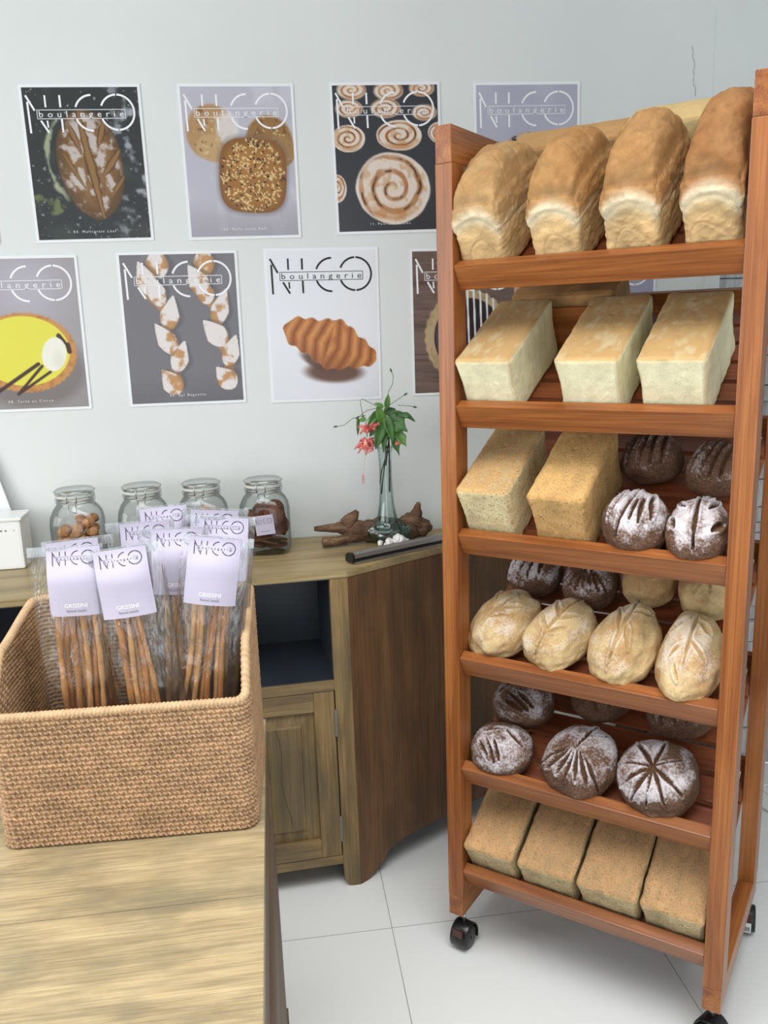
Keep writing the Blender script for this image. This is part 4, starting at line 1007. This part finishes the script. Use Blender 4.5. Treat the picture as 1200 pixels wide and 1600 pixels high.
# white crystal cluster
cm_ = plain('white_crystal', (226, 222, 220), .3, noise=.08, nscale=60)
cw = []
rnd = random.Random(3)
for k in range(26):
    x = rnd.uniform(-.036, .040); bm = bmesh.new(); bmesh.ops.create_icosphere(bm, subdivisions=1, radius=rnd.uniform(.006, .012)*(1.1-abs(x)*10))
    bmesh.ops.scale(bm, vec=(rnd.uniform(.8, 1.6), 1, rnd.uniform(.5, 1.0)), verts=bm.verts); bmesh.ops.translate(bm, vec=(x, rnd.uniform(-.012, .012), rnd.uniform(.005, .017)-.1*abs(x)), verts=bm.verts)
    cw.append(([tuple((v.co.x, v.co.y, max(v.co.z, 0))) for v in bm.verts], [tuple(v.index for v in f.verts) for f in bm.faces])); bm.free()
V, F = merge(cw); cl = new_obj('crystal_cluster', pymesh('crystal_cluster', V, F), cm_); cl.scale = (1.15, 1.1, 1.3); cl.location = (.312, 2.238, .9012); cl.rotation_euler = (0, 0, R(-12)); tag(cl, 'small lumpy white crystal stone in front of the vase', 'stone')

# aluminium bar along the angled edge
ab = empty('aluminium_bar', (.184, 2.082, .9012), (0, 0, R(27.5)), 'long brushed aluminium bar with black end cap on the angled edge of the counter', 'metal bar')
pr = [(0, 0), (.034, 0), (.034, .012), (.028, .021), (.008, .024), (.0, .018)]
def extr(name, pr, x0, x1, m, parent):
    bm = bmesh.new(); A_ = [bm.verts.new((x0, y, z)) for y, z in pr]; B_ = [bm.verts.new((x1, y, z)) for y, z in pr]; bm.faces.new(A_); bm.faces.new(B_[::-1])
    for i in range(len(pr)): j = (i+1) % len(pr); bm.faces.new((A_[i], A_[j], B_[j], B_[i]))
    return bm_obj(name, bm, m, parent)
extr('upper_profile', [(.006, .013), (.036, .013), (.036, .019), (.028, .026), (.012, .028), (.006, .024)], .004, .40, alu, ab)
extr('black_groove', [(.010, .0042), (.034, .0042), (.034, .0132), (.010, .0132)], .004, .40, black, ab)  # black strip set back between the two aluminium profiles
extr('lower_profile', [(0, 0), (.038, 0), (.038, .0042), (0, .0042)], .002, .40, alu, ab)
extr('end_cap', [(.002, .003), (.038, .003), (.038, .019), (.027, .027), (.009, .029), (.002, .023)], -.003, .004, black, ab)
# ------------------------------------------------------------------ bread rack
RO = Vector((.3783, 1.7254, 0)); RY = R(-39.767); RWID, PW, PDP, RDEP = .549, .0375, .055, .445
SHZ = {1: 1.6137, 2: 1.3311, 3: 1.0534, 4: .7688, 5: .498, 6: .2289}; ALP = R(28)
rack = empty('bread_rack', RO, (0, 0, RY), 'tall orange-stained pine bread rack on castors with six sloping slatted shelves', 'rack')
def rb(name, lo, hi, m, parent=rack, bv=.002): return box_obj(name, lo, hi, m, parent, bv)
for u0, u1 in ((-PW, 0), (RWID, RWID+PW)):
    rb('post', (u0, 0, .158), (u1, PDP, 1.812), pine['z'])
    rb('post', (u0, RDEP-PDP, .158), (u1, RDEP, 1.812), pine['z'])
    rb('top_rail', (u0+.0008, .0006, 1.8122), (u1-.0008, RDEP, 1.883), pine['y'])
    rb('bottom_rail', (u0+.0008, .0006, .1035), (u1-.0008, RDEP, .1578), pine['y'])
for k, z in SHZ.items():
    sh = empty('shelf', (0, 0, z), (ALP, 0, 0)); sh.parent = rack
    rb('front_bar', (.0005, 0, -.053), (RWID-.0005, .026, 0), pine['x'], sh)
    rb('rear_bar', (.0005, .4905, -.062), (RWID-.0005, .503, -.010), pine['x'], sh)
    for u0, u1 in ((.0005, .016), (RWID-.016, RWID-.0005)): rb('side_rail', (u0, .060, -.066), (u1, .490, -.0545), pine['y'], sh)
    for i in range(6): rb('slat', (.0008, .030+.0735*i, -.054), (RWID-.0008, .030+.0735*i+.059, -.0415), pine_slat, sh, .0015)
    if k == 2: rb('stop_board', (.0165, .297, -.041), (.262, .307, .062), pine['x'], sh)
def caster(u, v, yaw, sticker=False):
    c = empty('castor', (u, v, 0), (0, 0, R(yaw))); c.parent = rack; c.scale = (.82, .82, .92)
    for s_ in (-.0165, .0165):
        V, F = lathe_data([(.004, -.008), (.027, -.008), (.0315, -.005), (.033, 0), (.0315, .005), (.027, .008), (.004, .008)], 40)
        M = Matrix.Translation((s_, 0, .0335)) @ Matrix.Rotation(R(90), 4, 'Y'); V = [tuple(M @ Vector(v)) for v in V]
        new_obj('wheel', pymesh('wheel', V, F), black, c, smooth_shade=True)
    # hood over the twin wheels
    n = 20; V = []; F = []
    for x in (-.0275, -.024, .024, .0275):
        r = .0375 if abs(x) > .026 else .0395
        for i in range(n+1): a = R(-25+230*i/n); V.append((x, r*math.cos(a), .0345+r*math.sin(a)))
    for j in range(3):
        for i in range(n): q = j*(n+1)+i; F.append((q, q+1, q+n+2, q+n+1))
    h = new_obj('hood', pymesh('hood', V, F), black, c, smooth_shade=True); md = h.modifiers.new('t', 'SOLIDIFY'); md.thickness = .002
    box_obj('hood_plate', (-.017, -.0405, .048), (.017, -.036, .070), redbrown, c, .002)
    tube_obj('stem', [(0, 0, .070), (0, 0, .1125)], .0065, steel, c, 12)
    if sticker:
        box_obj('sticker', (-.012, -.0415, .018), (.016, -.0395, .046), plain('sticker_white', (225, 225, 222), .5), c, 0)
        bm = bmesh.new(); rnd = random.Random(2); x = -.009
        while x < .012: w_ = rnd.choice((.0006, .001, .0016)); add_box(bm, (x, -.0419, .022), (x+w_, -.0416, .035)); x += w_+rnd.choice((.0008, .0013))
        bm_obj('barcode', bm, ink_black, c)
caster(-PW/2+.006, .030, -4); caster(RWID+PW/2, .028, 70); caster(-PW/2, RDEP-.028, 20); caster(RWID+PW/2, RDEP-.018, 10, True)

RM = Matrix.Translation(RO) @ Matrix.Rotation(RY, 4, 'Z')
def shelf_m(k, u, s, m, spin=0.0, tx=0.0, ty=0.0):
    return RM @ Matrix.Translation((0, 0, SHZ[k])) @ Matrix.Rotation(ALP, 4, 'X') @ Matrix.Translation((u, s, m)) @ Euler((R(tx), R(ty), R(spin))).to_matrix().to_4x4()

# ------------------------------------------------------------------ bread
bread_m = vcol('bread_crust', rough=.72, speck=.12, speck_scale=420, bump=.28, bump_scale=190, spec=.18)
bread_sp = vcol('speckled_bread_crust', rough=.75, speck=.22, speck_scale=300, bump=.42, bump_scale=260, spec=.15, dark_specks=.7)
bun_dark = vcol('dark_rye_crust', rough=.78, speck=.45, speck_scale=260, bump=.6, bump_scale=170, flour=((212, 205, 210), .92), spec=.2)
bun_light = vcol('pale_bun_crust', rough=.75, speck=.16, speck_scale=300, bump=.4, bump_scale=200, flour=((226, 218, 206), .70), spec=.15)
def box_grid(nx, ny, nz):
    V = []; F = []
    def face(o, du, dv, nu, nv):
        b0 = len(V)
        for j in range(nv+1):
            for i in range(nu+1): V.append(o+du*(i/nu)+dv*(j/nv))
        for j in range(nv):
            for i in range(nu): q = b0+j*(nu+1)+i; F.append((q, q+1, q+nu+2, q+nu+1))
    a = np.array
    face(a([-1., -1, 1]), a([2., 0, 0]), a([0, 2., 0]), nx, ny); face(a([-1., 1, -1]), a([2., 0, 0]), a([0, -2., 0]), nx, ny)
    face(a([-1., -1, -1]), a([2., 0, 0]), a([0, 0, 2.]), nx, nz); face(a([1., 1, -1]), a([-2., 0, 0]), a([0, 0, 2.]), nx, nz)
    face(a([1., -1, -1]), a([0, 2., 0]), a([0, 0, 2.]), ny, nz); face(a([-1., 1, -1]), a([0, -2., 0]), a([0, 0, 2.]), ny, nz)
    V = np.array(V); K = np.round(V*1e5).astype(int)
    _, ix, inv = np.unique(K, axis=0, return_index=True, return_inverse=True); inv = inv.ravel()
    return V[ix], inv[np.array(F)]
def pullman(seed, w_, L, h, top, side, edge, mott=.12, r=.010, taper=.03, dimples=True):
    """tin loaf, origin at bottom centre, length along y"""
    V, F = box_grid(44, 96, 44); half = np.array([w_/2, L/2, h/2]); P = V*half
    inner = np.clip(P, -(half-r), half-r); d = P-inner; ln = np.linalg.norm(d, axis=1); k = ln > 1e-9
    P[k] = inner[k]+d[k]/ln[k][:, None]*np.minimum(ln[k], r)[:, None]
    P[:, 2] += h/2; P[:, 0] *= 1+taper*(P[:, 2]/h-.5)*2; P[:, 1] *= 1+taper*.4*(P[:, 2]/h-.5)*2
    nn = NZ.fbm(P+seed*.31, 26, 4); n2_ = NZ.fbm(P*np.array([1.5, .7, 1.5])+seed, 60, 3)
    nrm = (V*np.array([1, 1, 1]))**7; nrm /= np.linalg.norm(nrm, axis=1)[:, None]+1e-9
    side_bow = -.0035*np.exp(-((P[:, 2]/h-.55)/.3)**2)*(np.abs(V[:, 0]) > .9)
    wrk = NZ.fbm(P*np.array([1, 1.2, .35])+seed*.9, 48, 3)*(V[:, 2] < .98); P += nrm*(.0016*nn+.0009*n2_+.0014*wrk+side_bow)[:, None]
    tp = np.clip(V[:, 2], 0, 1)**14
    if dimples:
        for j in range(5):
            dx = P[:, 0]-(.06*w_*math.sin(seed+j)); dy = P[:, 1]-L*(-.36+.18*j); g = np.exp(-(dx*dx+dy*dy)/(2*.0035**2)); P[:, 2] -= .0028*g*tp; P[:, 2] += .0010*np.exp(-((dx-.006)**2+dy*dy)/(2*.004**2))*tp
    C = np.zeros_like(P); C[:] = lin(side); t = lin(top); e_ = lin(edge)
    mt = np.clip(tp*(.95+.22*nn+.40*n2_), 0, 1)[:, None]; C = C*(1-mt)+t*mt
    a2 = np.sort(np.abs(V), axis=1); eg = smooth(.90, .995, a2[:, 1])*.55; C = C*(1-eg[:, None])+e_*eg[:, None]
    pale = np.exp(-((P[:, 2]/h-.93)/.035)**2)*(1-tp)*.0
    C *= (1+mott*1.3*nn+mott*1.1*n2_+.10*wrk)[:, None]
    return pymesh('loaf', P, F, np.clip(C, 0, 1))
def domed(seed, w_, L, h1, h2, top, side, white, burnt=0.0):
    """open-topped tin loaf with a risen crown"""
    V, F = box_grid(64, 110, 84); half = np.array([w_/2, L/2, h1/2]); r = .014; P = V*half
    inner = np.clip(P, -(half-r), half-r); d = P-inner; ln = np.linalg.norm(d, axis=1); k = ln > 1e-9
    P[k] = inner[k]+d[k]/ln[k][:, None]*np.minimum(ln[k], r)[:, None]
    zn = (V[:, 2]+1)/2
    X = V[:, 0]; Y = V[:, 1]; zz = P[:, 2]+h1/2
    sh = .60+.20*(1-X*X)*smooth(.75, 1.0, np.abs(Y)); up = np.clip((zn-sh)/(1-sh), 0, 1)
    # crown over the shoulder line: elliptical section, rising away from both ends
    aY = np.abs(Y); ends = .12+.88*np.clip(1-aY**2.6, 0, 1)**.62
    xr = np.clip(np.abs(X), 0, 1)
    crown = (h2-h1)*ends*np.sqrt(np.clip(1-xr**2.6, 0, 1))*(1+.05*np.sin(Y*6+seed*2))
    zc = zz+crown*up**1.1+(h1*.04)*up*ends-(h1*.06)*up*aY**4
    bul = .075*np.exp(-((up-.45)/.32)**2)*(zn > sh-.02)-.035*np.exp(-((zn-sh)/.025)**2)
    px = P[:, 0]*(1+bul)*(1-.05*(1-zn)); py = P[:, 1]*(1-.07*up*up+.02*np.exp(-((up-.3)/.2)**2)*(zn > sh)-.012*np.exp(-((zn-sh)/.03)**2))
    Q = np.stack([px, py, zc], 1)
    nn = NZ.fbm(Q+seed*.7, 22, 4); n3_ = NZ.fbm(Q*np.array([1, .6, 1.4])+seed, 70, 3)
    rad = Q-np.array([0, 0, h1*.5]); rad[:, 1] *= .25; rad /= np.linalg.norm(rad, axis=1)[:, None]
    fold = np.zeros(len(Q))
    for a_, dpt in ((-.35, .0028), (.28, .0024), (.68, .002)): fold -= dpt*np.exp(-((Y-a_-.12*np.sin(X*3+seed))/.025)**2)*up
    # rolled-dough curl on the end faces
    fr = (np.abs(Y) > .96)*(zn < sh); rr_ = np.sqrt((X-.15*math.sin(seed))**2+((zn-.28)/.32)**2); fold2 = -.0016*np.exp(-((rr_-.62-.1*np.sin(X*5+seed))/.05)**2)*fr
    Q = Q+rad*(.0050*nn+.0026*n3_+.0022*NZ.fbm(Q*np.array([1.6, .35, 1.6])+seed*2, 42, 3)*(up > .15)+fold)[:, None]; Q[:, 1] -= np.sign(Y)*np.abs(fold2)
    C = np.zeros_like(Q); C[:] = lin(side)
    crown_c = smooth(.10, .50, up+.35*nn); C = C*(1-crown_c[:, None])+lin(top)*crown_c[:, None]
    wb_ = np.clip(np.exp(-((zn-sh-.05-.02*np.sin(Y*9)-.02*nn)/(.055+.05*smooth(.8, 1, aY)))**2)*(.55+.4*smooth(.7, 1, aY)), 0, 1); C = C*(1-wb_[:, None])+lin(white)*wb_[:, None]
    dk = smooth(.1, .5, nn+.3*up)*up*.45+burnt*smooth(.1, .8, Y)*up; dk = np.clip(dk, 0, .9); C = C*(1-dk[:, None])+lin(np.array(top)*np.array([.80, .70, .60]))*dk[:, None]
    C *= (1+.30*nn+.24*n3_)[:, None]; C[fr > 0] *= (1+.25*np.sin(rr_[fr > 0]*6+seed)*.4)[:, None]
    return pymesh('loaf', Q, F, np.clip(C, 0, 1))
_ico = {}
def ico(s):
    if s not in _ico:
        bm = bmesh.new(); bmesh.ops.create_icosphere(bm, subdivisions=s, radius=1)
        _ico[s] = (np.array([tuple(v.co) for v in bm.verts]), [tuple(v.index for v in f.verts) for f in bm.faces]); bm.free()
    return _ico[s]
def bun(seed, w_, L, t, slashes, crust, groove, res=6, flour=.6, sl_w=.055, sl_d=.11, flat=.8, lump=.07, expo=2.4, power=.0):
    V, F = ico(res); V = V.copy()
    # squarer-than-sphere plan and flattened underside
    q = (np.abs(V)**expo).sum(1)**(-1/expo); P = V*(.35+.65*q)[:, None]
    nn = NZ.fbm(V+seed*1.7, 1.5, 3); fine_ = NZ.fbm(V+seed, 9, 3)
    rad = 1+lump*nn+.012*fine_
    G = np.zeros(len(V)); ridge = np.zeros(len(V)); upm = smooth(-.25, .15, V[:, 2])
    wob = .03*NZ.fbm(V+seed*3, 3.5, 2)
    for sg in slashes:
        a, b_ = sg[0], sg[1]; wd = sg[2] if len(sg) > 2 else sl_w
        ax, ay = a; bx, by = b_; dx, dy = bx-ax, by-ay; l2 = dx*dx+dy*dy
        tt = np.clip(((V[:, 0]-ax)*dx+(V[:, 1]-ay)*dy)/l2, 0, 1); dd = np.hypot(V[:, 0]-ax-tt*dx, V[:, 1]-ay-tt*dy)+wob
        ww = wd*(.35+.65*np.sin(math.pi*np.clip(tt*.9+.05, 0, 1)))
        g = np.exp(-(np.abs(dd)/ww)**2.4); G = np.maximum(G, g*upm); ridge = np.maximum(ridge, np.exp(-((np.abs(dd)-1.75*ww)/(ww*.8))**2)*upm)
    rad = rad-sl_d*G+.45*sl_d*ridge*(1-G)
    P = P*rad[:, None]; P[:, 2] = np.where(P[:, 2] < 0, P[:, 2]*flat, P[:, 2])
    P = P*np.array([w_/2, L/2, t/2]); P[:, 2] = np.maximum(P[:, 2], -.40*t+.0004)
    C = np.zeros_like(P); C[:] = lin(crust); C *= (1+.35*nn+.18*fine_)[:, None]
    if expo > 2 and crust[0] > 150: tn = smooth(.05, .45, NZ.fbm(V+seed*2, 1.8, 4)+.25*V[:, 2])*.6; C = C*(1-tn[:, None])+lin((176, 130, 82))*tn[:, None]
    low = smooth(.1, -.5, V[:, 2])*.5; C = C*(1-low[:, None])+lin(np.array(crust)*1.18)*low[:, None]
    C = C*(1-.85*G[:, None])+lin(groove)*(.85*G[:, None])
    patch = NZ.fbm(V+seed*5, 2.6, 4); fl = flour*smooth(-.35, .6, V[:, 2]+.3*nn)*(.90+.75*patch)*(1-.8*smooth(.3, .8, G))+.10*ridge
    return pymesh('bun', P, F, np.clip(C, 0, 1), {'flour': fl})
def place_bread(name, me, m, mw, label, cat, group):
    o = new_obj(name, me, m, smooth_shade=True); o.matrix_world = mw; return tag(o, label, cat, group)
SF = -.0405
# top shelf: four crowned loaves
G1 = 'crowned white loaves on the top shelf'
CR = [(1, .049, .104, .272, .155, .20, (184, 148, 102), 'crowned white tin loaf at the left end of the top shelf', 0.0, 0),
      (2, .208, .104, .275, .16, .205, (174, 132, 84), 'crowned white tin loaf second from the left on the top shelf', .1, 0),
      (3, .353, .106, .285, .17, .215, (172, 130, 84), 'crowned white tin loaf third from the left on the top shelf', .1, 0),
      (4, .4915, .104, .33, .18, .222, (158, 114, 72), 'crowned white tin loaf at the right end of the top shelf, darkest crown', .75, 0)]
for sd_, u, w_, L, _, h2, tc_, lb_, bt, sp_ in CR:
    place_bread('loaf', domed(sd_, w_*.97, L, .148, h2, tc_, (214, 182, 132), (226, 214, 184), bt), bread_m, shelf_m(1, u, .031+L/2, SF, sp_), lb_, 'bread', G1)
place_bread('loaf', pullman(31, .115, .262, .140, (196, 152, 100), (206, 168, 118), (180, 132, 82), .14), bread_m, shelf_m(1, .118, .418, SF, 90), 'brown tin loaf lying crosswise on the top shelf behind the second crowned loaf', 'bread', 'crosswise loaves at the back of the shelves')
place_bread('loaf', pullman(32, .115, .262, .150, (214, 184, 130), (232, 212, 158), (200, 160, 100), .12), bread_m, shelf_m(1, .381, .430, SF, 90), 'pale tin loaf lying crosswise behind the third and fourth crowned loaves', 'bread', 'crosswise loaves at the back of the shelves')
# second shelf: three square white loaves
G2 = 'square white tin loaves on the second shelf'
for sd_, u, w_, lb_ in ((41, .067, .127, 'square white tin loaf at the left end of the second shelf'), (42, .281, .130, 'square white tin loaf in the middle of the second shelf'), (43, .438, .128, 'square white tin loaf at the right of the second shelf, palest front')):
    place_bread('loaf', pullman(sd_, w_*.965, .258, .133, (180, 146, 98), (234, 228, 192), (206, 172, 118), .08), bread_m, shelf_m(2, u, .031+.129, SF), lb_, 'bread', G2)
place_bread('loaf', pullman(44, .115, .235, .128, (170, 130, 86), (176, 138, 92), (140, 100, 62), .3), bread_m, shelf_m(2, .138, .372, SF, 90), 'mottled brown tin loaf lying crosswise behind the loaves of the second shelf', 'bread', 'crosswise loaves at the back of the shelves')
# third shelf
place_bread('loaf', pullman(51, .118, .240, .143, (196, 158, 108), (226, 212, 168), (206, 168, 116), .15), bread_sp, shelf_m(3, .0645, .031+.12, SF), 'speckled tin loaf at the left end of the third shelf, pale front', 'bread', 'square grain tin loaves on the third shelf')
place_bread('loaf', pullman(52, .120, .240, .143, (206, 166, 108), (208, 168, 112), (196, 146, 88), .15), bread_sp, shelf_m(3, .226, .031+.12, SF), 'speckled golden-brown tin loaf second on the third shelf, beside the dark buns', 'bread', 'square grain tin loaves on the third shelf')
# bottom shelf
for sd_, u, w_, lb_ in ((61, .064, .130, 'speckled tin loaf at the left end of the bottom shelf'), (62, .2035, .136, 'speckled tin loaf second from the left on the bottom shelf'), (63, .3435, .136, 'speckled tin loaf third from the left on the bottom shelf'), (64, .4805, .134, 'speckled tin loaf at the right end of the bottom shelf')):
    place_bread('loaf', pullman(sd_, w_*.965, .262, .106, (196, 156, 112), (200, 182, 142), (184, 146, 100), .22), bread_sp, shelf_m(6, u, .031+.131, SF, 0), lb_, 'bread', 'speckled tin loaves on the bottom shelf')
# buns: shelf, u, s, w, L, t, spin, kind, pattern
DK, DG = (118, 88, 70), (92, 64, 44)
LT, LG = (202, 174, 128), (206, 178, 130)
par = [((-.55, -.75), (-.45, .55)), ((-.18, -.85), (-.12, .7)), ((.16, -.8), (.12, .65)), ((.5, -.7), (.42, .55))]
par2 = [((-.6, -.5), (-.35, .55)), ((-.3, -.85), (.0, .75), .075), ((.02, -.55), (.1, .2)), ((.28, -.6), (.26, .3)), ((.58, -.4), (.45, .5), .07)]
cen = [((.02, -.9), (.0, .85), .065), ((-.55, -.45), (-.75, -.1), .07), ((-.35, .15), (-.6, .45), .06), ((.35, .1), (.55, .5)), ((.5, -.5), (.75, -.2)), ((.22, .5), (.3, .75))]
star = [((-.05, -.12), (-.05+.8*math.cos(R(a)), -.12+.8*math.sin(R(a))), .032+.012*(i % 3)) for i, a in enumerate((28, 75, 122, 170, 208, 236, 262, 292, 325))]
fan = [((.02, -.05), (.12, .85), .05), ((.05, .35), (.5, .6), .035)]+[((x*.30, -.16+abs(x)*.06), (x*1.05, -.86+abs(x)*.35), .03+.03*abs(math.sin(x*9))) for x in (-.75, -.48, -.22, .03, .28, .52, .75)]
leafp = [((.0, -.9), (.02, .85), .05), ((.0, .1), (-.5, .5), .05), ((.02, -.05), (.52, .42), .05), ((-.02, -.35), (-.5, -.02), .045), ((.0, -.45), (.45, -.1), .045)]
leafq = [((-.25, -.6), (.1, .7), .045), ((.1, .1), (.55, .35), .05), ((-.1, -.3), (.4, -.05), .04), ((-.3, .1), (-.55, .5), .04)]
leafr = [((.0, -.85), (.0, .85), .06), ((.0, -.2), (-.4, .55), .045), ((.05, .1), (.4, -.45), .05), ((.0, .4), (.5, .6), .04)]
leafs = [((.05, -.55), (.05, .55), .055), ((-.1, .5), (-.6, .15), .05), ((.1, .5), (.55, .2), .05), ((.05, .0), (.6, -.35), .045), ((.0, -.05), (-.5, -.45), .045), ((-.25, -.5), (-.05, -.8), .035)]
curl = [((-.7, .1), (.1, .45), .06), ((.1, .45), (.75, .0), .06), ((-.55, -.25), (-.1, -.75), .05), ((-.1, -.1), (.25, -.7), .05), ((-.35, -.1), (.1, -.8), .05)]
GD3, GL4, GD5 = 'dark floured buns on the third shelf', 'pale slashed buns on the fourth shelf', 'dark floured buns on the fifth shelf'
BUNS = [
 (3, .365, .082, .132, .142, .118, 0, 'd', par2, 6, .62, 'dark floured round loaf at the front of the third shelf, beside the golden tin loaf', GD3),
 (3, .484, .079, .118, .150, .112, 4, 'd', cen, 6, .60, 'dark floured round loaf at the front right of the third shelf against the post', GD3),
 (3, .342, .300, .128, .125, .110, 0, 'd', par, 5, .40, 'dark floured round loaf at the back of the third shelf behind the front pair', GD3),
 (3, .480, .278, .112, .140, .108, -12, 'd', par, 5, .42, 'dark round loaf at the back right corner of the third shelf', GD3),
 (4, .066, .118, .140, .196, .108, -14, 'l', leafq, 6, .50, 'pale oval bun at the left end of the front row, fourth shelf', GL4),
 (4, .200, .112, .136, .196, .110, -16, 'l', leafp, 6, .55, 'pale floured oval bun second from the left in the front row, fourth shelf', GL4),
 (4, .342, .116, .138, .205, .112, -6, 'l', leafr, 6, .48, 'pale oval bun third from the left in the front row, fourth shelf', GL4),
 (4, .4745, .112, .124, .215, .114, 0, 'l', leafs, 6, .58, 'pale floured bun at the right end of the front row, fourth shelf', GL4),
 (4, .078, .292, .128, .130, .112, -8, 'd', par, 5, .60, 'dark floured round bun at the back left of the fourth shelf', 'buns at the back of the fourth shelf'),
 (4, .217, .283, .126, .140, .112, 0, 'd', fan, 5, .50, 'dark round bun second from the left at the back of the fourth shelf', 'buns at the back of the fourth shelf'),
 (4, .342, .306, .118, .120, .110, 0, 'l', leafr, 5, .35, 'pale bun third from the left at the back of the fourth shelf', 'buns at the back of the fourth shelf'),
 (4, .472, .292, .118, .130, .112, 20, 'l', leafs, 5, .36, 'pale bun at the back right of the fourth shelf', 'buns at the back of the fourth shelf'),
 (5, .075, .073, .142, .130, .104, 0, 'd', curl, 6, .60, 'dark floured round loaf at the front left of the fifth shelf', GD5),
 (5, .078, .212, .150, .140, .116, 30, 'd', curl, 6, .52, 'dark floured round loaf directly behind the front left one on the fifth shelf', GD5),
 (5, .258, .091, .160, .172, .118, -8, 'd', fan, 6, .58, 'dark floured round loaf with fan slashes at the front centre of the fifth shelf', GD5),
 (5, .425, .095, .166, .172, .120, 8, 'd', star, 6, .60, 'large dark floured round loaf with star creases at the front right of the fifth shelf', GD5),
 (5, .075, .372, .132, .128, .105, 0, 'd', par, 5, .35, 'dark round loaf at the back left of the fifth shelf, mostly under the bar above', GD5),
 (5, .248, .286, .150, .140, .105, 50, 'd', par, 5, .45, 'dark slashed round loaf at the back centre of the fifth shelf', GD5),
 (5, .425, .283, .150, .140, .108, 20, 'd', par, 5, .40, 'dark round loaf at the back right of the fifth shelf', GD5)]
for i, (k, u, s, w_, L, t, spn, kd, pat, res, fl, lb_, g_) in enumerate(BUNS):
    dk = kd == 'd'
    me = bun(100+i*3, w_*1.0, L*1.0, t, pat, DK if dk else LT, DG if dk else LG, res, fl, sl_w=.062 if dk else .05, sl_d=.17 if dk else .15, lump=.09 if dk else .15)
    place_bread('bun', me, bun_dark if dk else bun_light, shelf_m(k, u, s, SF+t*.40, spn), lb_, 'bread', g_)

# ------------------------------------------------------------------ dark cabinet behind the rack
dkw = wood('dark_furniture_wood', [(38, 26, 20), (52, 36, 28), (66, 46, 36)], 'z', rough=.5, stretch=8, base=12)
dc = empty('dark_cabinet', (1.19, 2.3, 0), (0, 0, 0), 'dark brown wooden cabinet standing behind the bread rack', 'cabinet')
def dbx(n, lo, hi): return box_obj(n, tuple(a-b for a, b in zip(lo, (1.19, 2.3, 0))), tuple(a-b for a, b in zip(hi, (1.19, 2.3, 0))), dkw, dc, .003)
dbx('body', (1.04, 2.21, .06), (1.35, 2.395, 1.50)); dbx('top_board', (1.03, 2.20, 1.501), (1.36, 2.397, 1.53)); dbx('plinth', (1.05, 2.22, 0), (1.34, 2.39, .0595))
for i in range(3): dbx('drawer_front', (1.055, 2.198, .12+.46*i), (1.335, 2.2095, .54+.46*i))
# bits of cable and a white cuboid by the stone wall at the right edge
cbl = tube_obj('white_cable', [(1.62, 2.30, .006), (1.50, 2.28, .006), (1.42, 2.20, .006), (1.46, 2.05, .006), (1.60, 1.95, .006), (1.8, 1.9, .006)], .004, white_plastic, None, 8)
tag(cbl, 'white cable lying on the floor behind the rack at the right edge', 'cable')
